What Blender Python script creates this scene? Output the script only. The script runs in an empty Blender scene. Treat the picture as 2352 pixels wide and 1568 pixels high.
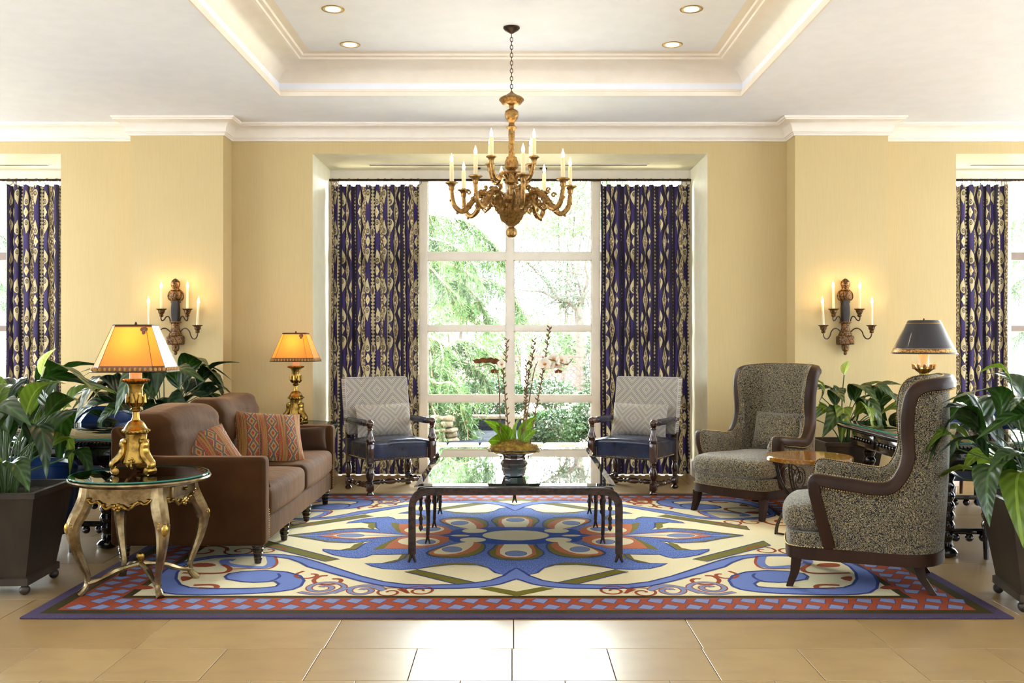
import bpy, bmesh, math, random
import numpy as np
from mathutils import Vector, Matrix, Euler, noise as mnoise
random.seed(7); np.random.seed(7)
PI = math.pi; R = math.radians
SC = bpy.context.scene; COL = SC.collection
F, H, CX0, CY0 = 2230.0, 1.28, 1176.0, 784.0

# ------------------------------------------------------------------ camera
cd = bpy.data.cameras.new('camera'); cam = bpy.data.objects.new('camera', cd); COL.objects.link(cam)
cam.location = (0, 0, H); cam.rotation_euler = (PI/2, 0, 0)
cd.sensor_width = 36; cd.lens = 36*F/2352; cd.clip_start = .05; cd.clip_end = 300
SC.camera = cam
# ------------------------------------------------------------------ world, sun, large lights, exposure
W = bpy.data.worlds.new('world'); SC.world = W; W.use_nodes = True
wn = W.node_tree; bgn = wn.nodes['Background']
bgn.inputs[0].default_value = (.90, .96, 1, 1); bgn.inputs[1].default_value = 27.0
def light(name, kind, loc, rot=(0,0,0), power=100, color=(1,1,1), **kw):
    l = bpy.data.lights.new(name, kind); l.energy = power; l.color = color
    for k, v in kw.items(): setattr(l, k, v)
    o = bpy.data.objects.new(name, l); COL.objects.link(o); o.location = loc; o.rotation_euler = rot
    return o
light('sun', 'SUN', (3, 12, 12), (R(-27), R(6), 0), 22.0, (1, .97, .90), angle=R(3))
for x, w in ((-.018, 3.45), (-5.8, 3.45), (5.7, 3.45)):      # sky portals in the three windows
    p = light('window_portal', 'AREA', (x, 9.62, 1.45), (-PI/2, 0, 0), 10, shape='RECTANGLE', size=w, size_y=2.8)
    p.data.cycles.is_portal = True
# added area fills without fixtures: two behind the camera, one above it
light('rear_fill_light', 'AREA', (-3.8, -3.3, 1.9), (R(100), 0, 0), 24, (1, .97, .92), shape='RECTANGLE', size=4.5, size_y=2.4)
light('rear_fill_light', 'AREA', (3.8, -3.3, 1.9), (R(100), 0, 0), 24, (1, .97, .92), shape='RECTANGLE', size=4.5, size_y=2.4)
light('ceiling_fill_light', 'AREA', (0, .2, 2.35), (R(166), 0, 0), 150, (.86, .94, 1), shape='RECTANGLE', size=11, size_y=3)
for sx in (-1, 1):                                           # added out-of-view fills either side brighten the ceiling, no lamps there
    light('ceiling_fill_light', 'AREA', (sx*7.3, 5.6, 1.2), (PI, R(34)*sx, 0), 330, (.86, .94, 1), shape='RECTANGLE', size=1.6, size_y=7, spread=R(150))
SC.view_settings.view_transform = 'Standard'; SC.view_settings.look = 'None'
SC.view_settings.gamma = 1; SC.view_settings.use_curve_mapping = False
SC.view_settings.exposure = 1.10
cy = SC.cycles
cy.use_denoising = True; cy.max_bounces = 9; cy.diffuse_bounces = 4; cy.glossy_bounces = 4; cy.transmission_bounces = 6
cy.transparent_max_bounces = 12; cy.sample_clamp_indirect = 6; cy.caustics_reflective = False; cy.caustics_refractive = False
cy.use_adaptive_sampling = True; cy.adaptive_threshold = .02

# ------------------------------------------------------------------ shader expression helper
class S:
    def __init__(s, nt, k): s.nt, s.k = nt, k
    def op(s, o, b=None, c=None):
        n = s.nt.nodes.new('ShaderNodeMath'); n.operation = o
        for i, v in enumerate((s, b, c)):
            if v is None: continue
            if isinstance(v, S): s.nt.links.new(v.k, n.inputs[i])
            else: n.inputs[i].default_value = v
        return S(s.nt, n.outputs[0])
    def lift(s, v): return S(s.nt, s.val(v)) if not isinstance(v, S) else v
    def val(s, v):
        n = s.nt.nodes.new('ShaderNodeValue'); n.outputs[0].default_value = v; return n.outputs[0]
    def __add__(s, o): return s.op('ADD', o)
    __radd__ = __add__
    def __sub__(s, o): return s.op('SUBTRACT', o)
    def __rsub__(s, o): return s.lift(o).op('SUBTRACT', s)
    def __mul__(s, o): return s.op('MULTIPLY', o)
    __rmul__ = __mul__
    def __truediv__(s, o): return s.op('DIVIDE', o)
    def __neg__(s): return s*-1
    def abs(s): return s.op('ABSOLUTE')
    def sin(s): return s.op('SINE')
    def sqrt(s): return s.op('SQRT')
    def pow(s, p): return s.op('POWER', p)
    def lt(s, o): return s.op('LESS_THAN', o)
    def gt(s, o): return s.op('GREATER_THAN', o)
    def mn(s, o): return s.op('MINIMUM', o)
    def mx(s, o): return s.op('MAXIMUM', o)
    def rep(s, p): return s - (s/p).op('ROUND')*p          # periodic, centred on 0
    def cell(s, p): return (s/p).op('ROUND')
    def step(s, a, b):                                     # smooth 0..1 ramp
        n = s.nt.nodes.new('ShaderNodeMapRange'); n.interpolation_type = 'SMOOTHSTEP'
        s.nt.links.new(s.k, n.inputs[0]); n.inputs[1].default_value = a; n.inputs[2].default_value = b
        return S(s.nt, n.outputs[0])
def srgb(*c):
    if len(c) == 1: c = c[0]
    return tuple(((v/255)/12.92 if v/255 <= .04045 else ((v/255+.055)/1.055)**2.4) for v in c)
class Mat:
    def __init__(s, name, col=(.5,.5,.5), rough=.5, metal=0, **kw):
        s.m = bpy.data.materials.new(name); s.m.use_nodes = True; s.nt = s.m.node_tree
        s.b = s.nt.nodes['Principled BSDF']; s.out = s.nt.nodes['Material Output']
        s.i('Base Color', (*col, 1)); s.i('Roughness', rough); s.i('Metallic', metal)
        for k, v in kw.items(): s.i(k.replace('_', ' '), v)
        s.col = col
    def i(s, k, v):
        if isinstance(v, S): s.nt.links.new(v.k, s.b.inputs[k])
        elif hasattr(v, 'is_linked'): s.nt.links.new(v, s.b.inputs[k])
        else: s.b.inputs[k].default_value = v
    def coord(s, kind='Object', scale=(1,1,1), rot=(0,0,0)):
        t = s.nt.nodes.new('ShaderNodeTexCoord'); mp = s.nt.nodes.new('ShaderNodeMapping')
        mp.inputs['Scale'].default_value = scale; mp.inputs['Rotation'].default_value = rot
        s.nt.links.new(t.outputs[kind], mp.inputs[0]); return mp.outputs[0]
    def xyz(s, vec):
        n = s.nt.nodes.new('ShaderNodeSeparateXYZ'); s.nt.links.new(vec, n.inputs[0])
        return [S(s.nt, n.outputs[k]) for k in range(3)]
    def noise(s, vec, scale=5, detail=3, rough=.5, dist=0):
        n = s.nt.nodes.new('ShaderNodeTexNoise'); n.inputs['Scale'].default_value = scale
        n.inputs['Detail'].default_value = detail; n.inputs['Roughness'].default_value = rough; n.inputs['Distortion'].default_value = dist
        s.nt.links.new(vec, n.inputs['Vector']); return S(s.nt, n.outputs[0])
    def voro(s, vec, scale=5, feat='F1', out='Distance'):
        n = s.nt.nodes.new('ShaderNodeTexVoronoi'); n.feature = feat; n.inputs['Scale'].default_value = scale
        s.nt.links.new(vec, n.inputs['Vector']); return S(s.nt, n.outputs[out])
    def mix(s, f, a, b):
        n = s.nt.nodes.new('ShaderNodeMix'); n.data_type = 'RGBA'
        for k, v in ((0, f), (6, a), (7, b)):
            if isinstance(v, S): s.nt.links.new(v.k, n.inputs[k])
            elif hasattr(v, 'is_linked'): s.nt.links.new(v, n.inputs[k])
            elif k == 0: n.inputs[0].default_value = v
            else: n.inputs[k].default_value = (*v, 1)
        return n.outputs[2]
    def bump(s, h, strength=.3, dist=.01):
        n = s.nt.nodes.new('ShaderNodeBump'); n.inputs['Strength'].default_value = strength; n.inputs['Distance'].default_value = dist
        s.nt.links.new(h.k, n.inputs['Height']); s.nt.links.new(n.outputs[0], s.b.inputs['Normal'])
def noisy(name, c1, c2, rough=.5, metal=0, scale=8, det=4, st=(.35,.65), bump=0, bs=60, bd=.004, vs=(1,1,1), **kw):
    m = Mat(name, c1, rough, metal, **kw); v = m.coord(scale=vs)
    m.i('Base Color', m.mix(m.noise(v, scale, det).step(*st), c1, c2))
    if bump: m.bump(m.noise(v, bs, 3), bump, bd)
    return m.m
M = {}
wall_c = srgb(199, 176, 124)
m = Mat('cream_wallcovering', wall_c, .75); v = m.coord()
m.i('Base Color', m.mix(m.noise(m.coord(scale=(60,60,2)), 3, 2).step(.3,.7), wall_c, srgb(196,172,120)))
m.bump(m.noise(m.coord(scale=(150,150,14)), 3, 2), .04, .002); M['wall'] = m.m
M['reveal'] = noisy('reveal_paint', srgb(246,240,214), srgb(242,235,206), .6)
M['ceil'] = noisy('ceiling_paint', srgb(240,243,250), srgb(237,240,247), .8)
M['trim'] = noisy('trim_paint', srgb(238,228,212), srgb(235,224,207), .45)
M['frame'] = noisy('window_paint', srgb(240,232,216), srgb(234,226,210), .45)
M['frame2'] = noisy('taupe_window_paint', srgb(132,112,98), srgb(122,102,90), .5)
# limestone
m = Mat('limestone', (.6,.5,.35), .22, 0, Specular_IOR_Level=.9); v = m.coord('Object')
n_ = m.nt.nodes.new('ShaderNodeObjectInfo'); rnd = S(m.nt, n_.outputs['Random'])
base = m.mix(rnd, srgb(156,128,82), srgb(146,117,72))
n1 = m.noise(m.coord(scale=(1,2.2,1), rot=(0,0,.6)), 3.2, 7, .6, .6)
c = m.mix(n1.step(.42,.68)*.5, base, srgb(136,108,72))
ve = (m.noise(v, 2.3, 5, .6, 1.2)-.5).abs(); c = m.mix(ve.lt(.002)*.22, c, srgb(150,118,70))
m.i('Base Color', c); m.i('Roughness', m.noise(v, 9, 3)*.08+.30); m.bump(m.noise(v, 40, 3), .05, .002); M['stone'] = m.m
M['grout'] = noisy('grout', srgb(110,90,60), srgb(96,78,52), .9)
# woods and metals
M['dkwood'] = noisy('polished_dark_wood', srgb(44,26,18), srgb(70,42,28), .16, 0, 6, 4, vs=(1,1,.2), Coat_Weight=.6, Coat_Roughness=.08)
M['ebony'] = noisy('ebonised_wood', srgb(20,15,14), srgb(34,26,24), .14, 0, 8, Coat_Weight=.5)
M['wenge'] = noisy('walnut_frame', srgb(38,21,9), srgb(50,29,14), .5, 0, 9, 5, vs=(1,1,.3), Specular_IOR_Level=.2)
M['gold'] = noisy('antique_gold', srgb(158,126,60), srgb(86,62,28), .27, 1, 26, 5, (.45,.75), .35, 90, .003)
M['chgold'] = noisy('chandelier_gilt', srgb(150,112,56), srgb(92,62,28), .36, .75, 55, 5, (.4,.75), .6, 70, .004)
M['olivegold'] = noisy('silver_gilt', srgb(158,140,102), srgb(92,70,40), .24, .85, 12, 6, (.35,.7), .25, 60, .003)
M['scgold'] = noisy('sconce_carved_gilt', srgb(128,88,36), srgb(34,23,14), .42, .5, 85, 4, (.38,.62), .8, 70, .006)
M['scdark'] = noisy('sconce_dark', srgb(40,30,24), srgb(24,18,14), .6, 0, 40, bump=.5)
M['scarm'] = noisy('dark_wrought_iron', srgb(72,50,36), srgb(40,28,22), .45, .6, 30)
M['iron'] = noisy('rusted_iron', srgb(62,44,34), srgb(34,26,22), .5, .5, 34, 6, (.4,.65), .5, 60, .004)
M['brass'] = noisy('brass_nail', srgb(190,160,104), srgb(150,120,70), .3, 1)
M['bronzerod'] = noisy('bronze_rod', srgb(70,54,38), srgb(46,36,28), .35, .7)
M['zinc'] = noisy('zinc_planter', srgb(68,57,45), srgb(46,40,34), .42, .35, 5, 6, (.3,.7), .15, 30, vs=(1,1,.35))
M['soil'] = noisy('soil', srgb(60,48,26), srgb(30,24,14), .95, 0, 40, bump=1, bs=60, bd=.02)
M['moss'] = noisy('moss', srgb(170,140,26), srgb(116,76,18), .9, 0, 30, 4, (.35,.65), 1, 160, .01)
M['sedge'] = noisy('alabaster_rim', srgb(190,150,70), srgb(160,120,50), .3)
# polished gold-leaf table top
m = Mat('amber_lacquer', srgb(156,108,28), .12, 0, Coat_Weight=.7, Coat_Roughness=.05); v = m.coord()
m.i('Base Color', m.mix(m.voro(v, 60).step(.1,.6), srgb(164,116,32), srgb(126,80,18))); M['amber'] = m.m
# brown velvet
def velvet(name, c1, c2, sheen=.3):
    m = Mat(name, c1, .85, 0, Sheen_Weight=sheen, Sheen_Roughness=.35, Specular_IOR_Level=.12, Sheen_Tint=(*srgb(176,128,84),1)); v = m.coord()
    m.i('Base Color', m.mix(m.noise(v, 4, 4).step(.3,.7), c1, c2)); m.bump(m.noise(m.coord(scale=(1,1,.35)), 12, 3), .25, .02); return m.m
M['velvet'] = velvet('brown_velvet', srgb(54,32,12), srgb(68,42,18))
M['velvet2'] = velvet('brown_velvet_pillow', srgb(44,27,14), srgb(56,36,20), .3)
m = Mat('navy_leather', srgb(24,32,54), .24, 0, Coat_Weight=.25); v = m.coord()
m.i('Base Color', m.mix(m.noise(v, 7, 3).step(.3,.7), srgb(20,27,48), srgb(34,44,72))); m.bump(m.noise(v, 7, 2), .35, .03); M['leather'] = m.m
M['blueleather'] = noisy('blue_leather', srgb(14,40,84), srgb(20,54,106), .3)
# vermicelli weave
m = Mat('vermicelli_weave', (.3,.3,.3), .9, 0, Sheen_Weight=.25); v = m.coord()
nz = m.noise(v, 84, 1.0, .4, .35)
wob = ((nz*5.0).rep(1)).abs()
msk = wob.step(.15, .23)
c = m.mix(msk, srgb(148,132,96), srgb(20,21,20))
m.i('Base Color', c); m.bump(wob*-1, .35, .006); M['verm'] = m.m
# concentric-diamond linen
m = Mat('diamond_linen', (.8,.8,.8), .85); v = m.coord('UV'); x, y, _ = m.xyz(v)
wv = m.noise(v, 14, 2)*.006
d1 = (x.rep(.29)).abs() + ((y*.95).rep(.29)).abs()
band = (d1+wv).rep(.0172).abs()
line = band.lt(.0022)
b2 = (d1+.004).rep(.058).abs().step(.011, .017)
c = m.mix(b2, srgb(160,153,146), srgb(186,175,152)); c = m.mix(line*.8, c, srgb(92,90,98))
m.i('Base Color', c); M['diamond'] = m.m
# kilim
m = Mat('kilim', (.5,.3,.2), .9); v = m.coord('UV'); x, y, _ = m.xyz(v)
st = m.noise(m.coord('UV', (1,.02,1)), 55, 2, .9)
c = m.mix(st.step(.40,.46), srgb(70,26,14), srgb(128,88,34)); c = m.mix(st.step(.54,.57), c, srgb(120,40,22))
xx = x.rep(.14)
zig = (xx.abs() - (y.rep(.07)).abs()*.6)
dia = (xx.abs()*1.0 + (y.rep(.11)).abs()*.55)
cm = m.mix(dia.lt(.034), srgb(124,34,22), srgb(50,62,70)); cm = m.mix(dia.lt(.022), cm, srgb(140,104,46)); cm = m.mix(dia.lt(.011), cm, srgb(118,28,20))
cm = m.mix((dia-.04).abs().lt(.003), cm, srgb(146,120,66))
c = m.mix(xx.abs().lt(.036), c, cm); c = m.mix((xx.abs()-.038).abs().lt(.003), c, srgb(60,40,30))
fl = m.noise(v, 160, 1).step(.5,.62); c = m.mix(fl*.4, c, srgb(140,108,50))
m.i('Base Color', c); m.bump(m.noise(m.coord('UV', (1,3,1)), 90, 1), .3, .004); M['kilim'] = m.m
# ikat curtain
m = Mat('ikat_cotton', (.2,.2,.2), .85); v0 = m.coord('UV'); x, y, _ = m.xyz(v0)
jit = (m.noise(m.coord('UV', (20,3,1)), 6, 2)-.5)
x = x + jit*.004; y = y + (m.noise(m.coord('UV', (60,4,1)), 5, 1)-.5)*.022
x = x*.92
PX, PY = .30, .56
col = x.cell(PX)
# background: purple and near-black vertical zones
purple = ((x+.075).rep(.15).abs()).lt(.027)
c = m.mix(purple, srgb(24,17,30), srgb(44,33,74))
# serpentine dark channel beside paisleys
# medallion chain at x = 0
mx0 = x.rep(PX); my = y.rep(PY/2)
w = ((my.abs()/(PY/4)).op('SUBTRACT', 1)).abs().pow(.62)*.036
med = mx0.abs() - w
c = m.mix(med.lt(.005), c, srgb(150,134,104)); c = m.mix(med.lt(-.001), c, srgb(88,72,56))
fleck = m.noise(m.coord('UV', (3,1.2,1)), 34, 2).step(.52,.56); c = m.mix(med.lt(-.004)*fleck, c, srgb(186,164,124))
ring = (mx0*mx0 + my*my*.7).sqrt(); c = m.mix((ring-.013).abs().lt(.0028), c, srgb(40,30,38))
# spine of beads at x = PX/2
sx = (x-PX/2).rep(PX); sw = ((y*2*PI/.034).sin()*.5+.5)*.016 + ((y*2*PI/(PY/2)).sin()*.5+.5)*.010
spn = sx.abs() - sw; c = m.mix(spn.lt(0), c, srgb(146,130,100))
tear = (sx*sx*1.6 + (y-.09).rep(PY)*(y-.09).rep(PY)*.22).sqrt()
c = m.mix(tear.lt(.024), c, srgb(148,132,102)); c = m.mix(tear.lt(.017), c, srgb(84,68,54)); c = m.mix(tear.lt(.008), c, srgb(60,48,52))
# diamonds and paisleys at +-PX/4
for sgn, off in ((1, 0), (-1, PY/2)):
    qx = (x - sgn*PX/4).rep(PX); qy = (y-off).rep(PY)
    dd = qx.abs()/.024 + qy.abs()/.052
    for k, sg in ((.135, 1), (-.135, -1)):
        py_ = (y-off-k).rep(PY)
        t = ((py_*sg)/.145+.5)
        bend = (t*PI).sin()*.010*sgn
        wt = (t.mx(0).mn(1).pow(.6)*PI).sin()*.027
        inside = (qx+bend).abs() - wt
        ok = t.gt(0)*t.lt(1)
        c = m.mix(inside.lt(.006)*ok, c, srgb(24,17,28))
        c = m.mix(inside.lt(0)*ok, c, srgb(160,145,114))
        cy_ = (py_*sg + .034)
        rr = ((qx+.004*sgn)*(qx+.004*sgn)*1.5 + cy_*cy_*.55).sqrt()
        c = m.mix(rr.lt(.017), c, srgb(30,21,32)); c = m.mix((rr-.008).abs().lt(.0026), c, srgb(156,141,110))
    c = m.mix(dd.lt(1.25), c, srgb(22,16,28)); c = m.mix(dd.lt(1), c, srgb(170,156,124)); c = m.mix(dd.lt(.25), c, srgb(150,110,60))
m.i('Base Color', c)
tr = m.nt.nodes.new('ShaderNodeBsdfTranslucent'); m.nt.links.new(c, tr.inputs[0])
mxn = m.nt.nodes.new('ShaderNodeMixShader'); mxn.inputs[0].default_value = .10
m.nt.links.new(m.b.outputs[0], mxn.inputs[1]); m.nt.links.new(tr.outputs[0], mxn.inputs[2]); m.nt.links.new(mxn.outputs[0], m.out.inputs[0]); M['ikat'] = m.m
# glass
def thin_glass(name, tint, fac, rough=0.0):
    m = bpy.data.materials.new(name); m.use_nodes = True; nt = m.node_tree; nt.nodes.clear()
    o = nt.nodes.new('ShaderNodeOutputMaterial'); a = nt.nodes.new('ShaderNodeBsdfTransparent'); g = nt.nodes.new('ShaderNodeBsdfGlossy')
    a.inputs[0].default_value = (*tint, 1); g.inputs['Roughness'].default_value = rough
    fr = nt.nodes.new('ShaderNodeFresnel'); fr.inputs[0].default_value = fac
    mx = nt.nodes.new('ShaderNodeMixShader'); nt.links.new(fr.outputs[0], mx.inputs[0]); nt.links.new(a.outputs[0], mx.inputs[1]); nt.links.new(g.outputs[0], mx.inputs[2]); nt.links.new(mx.outputs[0], o.inputs[0]); return m
M['pane'] = thin_glass('window_glass', (.97, .99, .97), 1.35)
M['tglass'] = thin_glass('table_glass_cover', (.95, .975, .94), 1.5)
M['cglass'] = Mat('smoked_mirror_glass', srgb(26,34,30), .015, .0, IOR=2.9, Coat_Weight=1.0, Coat_Roughness=.0).m
M['cedge'] = Mat('glass_edge', srgb(40,110,96), .08, .0, IOR=1.6).m
M['iris'] = noisy('iridescent_glaze', srgb(84,56,48), srgb(44,62,62), .16, .2, 3, 2, Coat_Weight=1)
# shades, candles, bulbs
def shade(name, col, tf=.5, rough=.35, alt=None):
    m = Mat(name, col, rough, 0, Coat_Weight=.25); c = (*col, 1)
    t = m.nt.nodes.new('ShaderNodeBsdfTranslucent'); t.inputs[0].default_value = c
    x = m.nt.nodes.new('ShaderNodeMixShader'); x.inputs[0].default_value = tf
    m.nt.links.new(m.b.outputs[0], x.inputs[1]); m.nt.links.new(t.outputs[0], x.inputs[2]); m.nt.links.new(x.outputs[0], m.out.inputs[0]); return m.m
M['parch'] = shade('parchment_shade', srgb(236,160,64), .55)
M['parch2'] = shade('shade_border', srgb(112,66,20), .18)
M['inkshade'] = noisy('black_lacquer_shade', srgb(24,20,28), srgb(20,17,24), .3, 0, Coat_Weight=.3)
M['goldline'] = noisy('gold_line', srgb(190,140,70), srgb(110,80,46), .4, .6, 90, 2, (.45,.55))
M['candle'] = shade('ivory_candle_sleeve', srgb(246,230,186), .35)
M['glow'] = shade('lit_candle_sleeve', srgb(255,226,170), .5)
def emit(name, col, s):
    m = bpy.data.materials.new(name); m.use_nodes = True; m.node_tree.nodes.clear(); nt = m.node_tree
    e = nt.nodes.new('ShaderNodeEmission'); o = nt.nodes.new('ShaderNodeOutputMaterial'); e.inputs[0].default_value = (*col, 1); e.inputs[1].default_value = s
    nt.links.new(e.outputs[0], o.inputs[0]); return m
M['flame'] = emit('lit_bulb', (1, .72, .36), 6)
M['chbulb'] = emit('clear_lit_bulb', (1, .9, .72), 1.8)
M['down'] = emit('downlight_lamp', (1, .86, .6), 3)
# leaves
def leafmat(name, c1, c2, rough=.28, tf=.22):
    m = Mat(name, c1, rough, 0); v = m.coord('UV'); x, y, _ = m.xyz(v)
    vein = ((y*16 - x.abs()*9)*2*PI*.5).sin()*.5+.5
    mid = x.abs().lt(.035)
    c = m.mix(vein*.6, c1, c2); c = m.mix(mid, c, tuple(min(1, k*1.35+.01) for k in c2)); m.i('Base Color', c); m.bump(vein, .35, .010)
    t = m.nt.nodes.new('ShaderNodeBsdfTranslucent'); m.nt.links.new(c, t.inputs[0])
    k = m.nt.nodes.new('ShaderNodeMixShader'); k.inputs[0].default_value = tf
    m.nt.links.new(m.b.outputs[0], k.inputs[1]); m.nt.links.new(t.outputs[0], k.inputs[2]); m.nt.links.new(k.outputs[0], m.out.inputs[0]); return m.m
M['leaf1'] = leafmat('peace_lily_leaf', srgb(28,52,12), srgb(46,76,20))
M['leaf2'] = leafmat('dark_lily_leaf', srgb(17,36,15), srgb(28,54,23))
M['leaf3'] = leafmat('pale_lily_leaf', srgb(84,108,26), srgb(112,134,44), .35, .4)
M['spathe'] = leafmat('spathe', srgb(196,216,110), srgb(214,230,140), .5, .5)
M['orleaf'] = leafmat('orchid_leaf', srgb(96,134,20), srgb(116,152,30), .3, .3)
M['stem'] = noisy('green_stem', srgb(62,88,34), srgb(46,70,26), .5)
M['orstem'] = noisy('orchid_stem', srgb(92,66,36), srgb(120,96,52), .6)
M['petal'] = noisy('white_petal', srgb(250,244,226), srgb(240,224,196), .6)
M['petalb'] = noisy('brown_petal', srgb(160,98,48), srgb(120,66,32), .6)
M['petaly'] = noisy('yellow_lip', srgb(220,160,60), srgb(200,120,50), .6)
# rug
def pile(name, c1, c2, sc=(60,60,1), st=(.3,.7), f=.35):
    m = Mat(name, c1, .95, 0, Specular_IOR_Level=.1); v = m.coord(scale=sc)
    c = m.mix(m.noise(v, 3, 3).step(*st), c1, c2); m.i('Base Color', c); m.bump(m.noise(m.coord(), 260, 2), .5, .004); return m.m
M['r_cream'] = pile('rug_cream', srgb(216,204,168), srgb(204,190,150))
M['r_mass'] = pile('rug_streaky_blue', srgb(58,80,140), srgb(104,122,176), (60,14,1), (.35,.65))
M['r_lblue'] = pile('rug_pale_blue', srgb(104,120,172), srgb(92,108,162))
M['r_royal'] = pile('rug_royal_blue', srgb(34,62,138), srgb(42,72,148))
M['r_line'] = pile('rug_outline', srgb(44,56,110), srgb(54,66,118))
M['r_olive'] = pile('rug_olive', srgb(112,104,38), srgb(94,88,32))
M['r_olived'] = pile('rug_dark_olive', srgb(60,52,22), srgb(50,44,18))
M['r_orange'] = pile('rug_orange', srgb(176,104,70), srgb(166,92,56))
M['r_rust'] = pile('rug_rust', srgb(146,68,38), srgb(132,58,32))
M['r_purple'] = pile('rug_purple', srgb(74,62,82), srgb(62,52,72))
M['r_grey'] = pile('rug_grey_blue', srgb(122,130,160), srgb(110,118,150))
M['r_dot'] = pile('rug_dot_blue', srgb(118,130,164), srgb(106,118,156))
# outdoors
M['bark'] = noisy('dark_bark', srgb(58,48,40), srgb(36,30,26), .9, 0, 20, bump=.6)
M['bark2'] = noisy('pale_bark', srgb(120,104,84), srgb(90,76,60), .9, 0, 20)
def fol(name, c1, c2, tf=.35):
    m = Mat(name, c1, .6); n = m.nt.nodes.new('ShaderNodeTexCoord'); v = n.outputs['Object']
    c = m.mix(m.noise(v, 1.7, 3).step(.35,.65), c1, c2); m.i('Base Color', c)
    t = m.nt.nodes.new('ShaderNodeBsdfTranslucent'); m.nt.links.new(c, t.inputs[0]); k = m.nt.nodes.new('ShaderNodeMixShader'); k.inputs[0].default_value = tf
    m.nt.links.new(m.b.outputs[0], k.inputs[1]); m.nt.links.new(t.outputs[0], k.inputs[2]); m.nt.links.new(k.outputs[0], m.out.inputs[0]); return m.m
M['fern'] = fol('cypress_needles', srgb(34,60,22), srgb(54,82,38), .5)
M['fol1'] = fol('bush_leaves', srgb(9,30,8), srgb(23,52,16))
M['fol2'] = fol('tree_leaves_pale', srgb(58,80,48), srgb(82,100,68), .5)
M['fol3'] = fol('tree_leaves_mid', srgb(20,36,16), srgb(38,56,28), .4)
M['lattice'] = noisy('lattice_wood', srgb(52,36,28), srgb(38,26,20), .8)
M['wlattice'] = noisy('white_lattice', srgb(236,236,232), srgb(224,224,220), .6)
M['rock'] = noisy('rock', srgb(92,82,64), srgb(50,44,32), .9, 0, 5, 5, (.3,.7), .7, 16, .03)
M['patio'] = noisy('patio_stone', srgb(228,222,210), srgb(208,202,190), .8, 0, 5, 5)
M['stucco'] = noisy('pale_stucco', srgb(206,192,174), srgb(196,182,164), .9)
M['bwin'] = noisy('house_window', srgb(96,100,104), srgb(70,76,80), .2)
M['water'] = noisy('dark_water', srgb(8,10,14), srgb(20,24,32), .5, 0, 30, Specular_IOR_Level=.03)
M['lawn'] = noisy('garden_soil', srgb(150,140,116), srgb(120,114,90), .95, 0, 2)
M['vent'] = noisy('vent_slot', srgb(120,108,92), srgb(100,90,76), .6)
M['rattan'] = noisy('orange_rattan', srgb(176,110,62), srgb(140,80,44), .6, 0, 60, 2)
M['black'] = noisy('black_plastic', srgb(20,20,20), srgb(28,28,28), .4)

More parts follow.
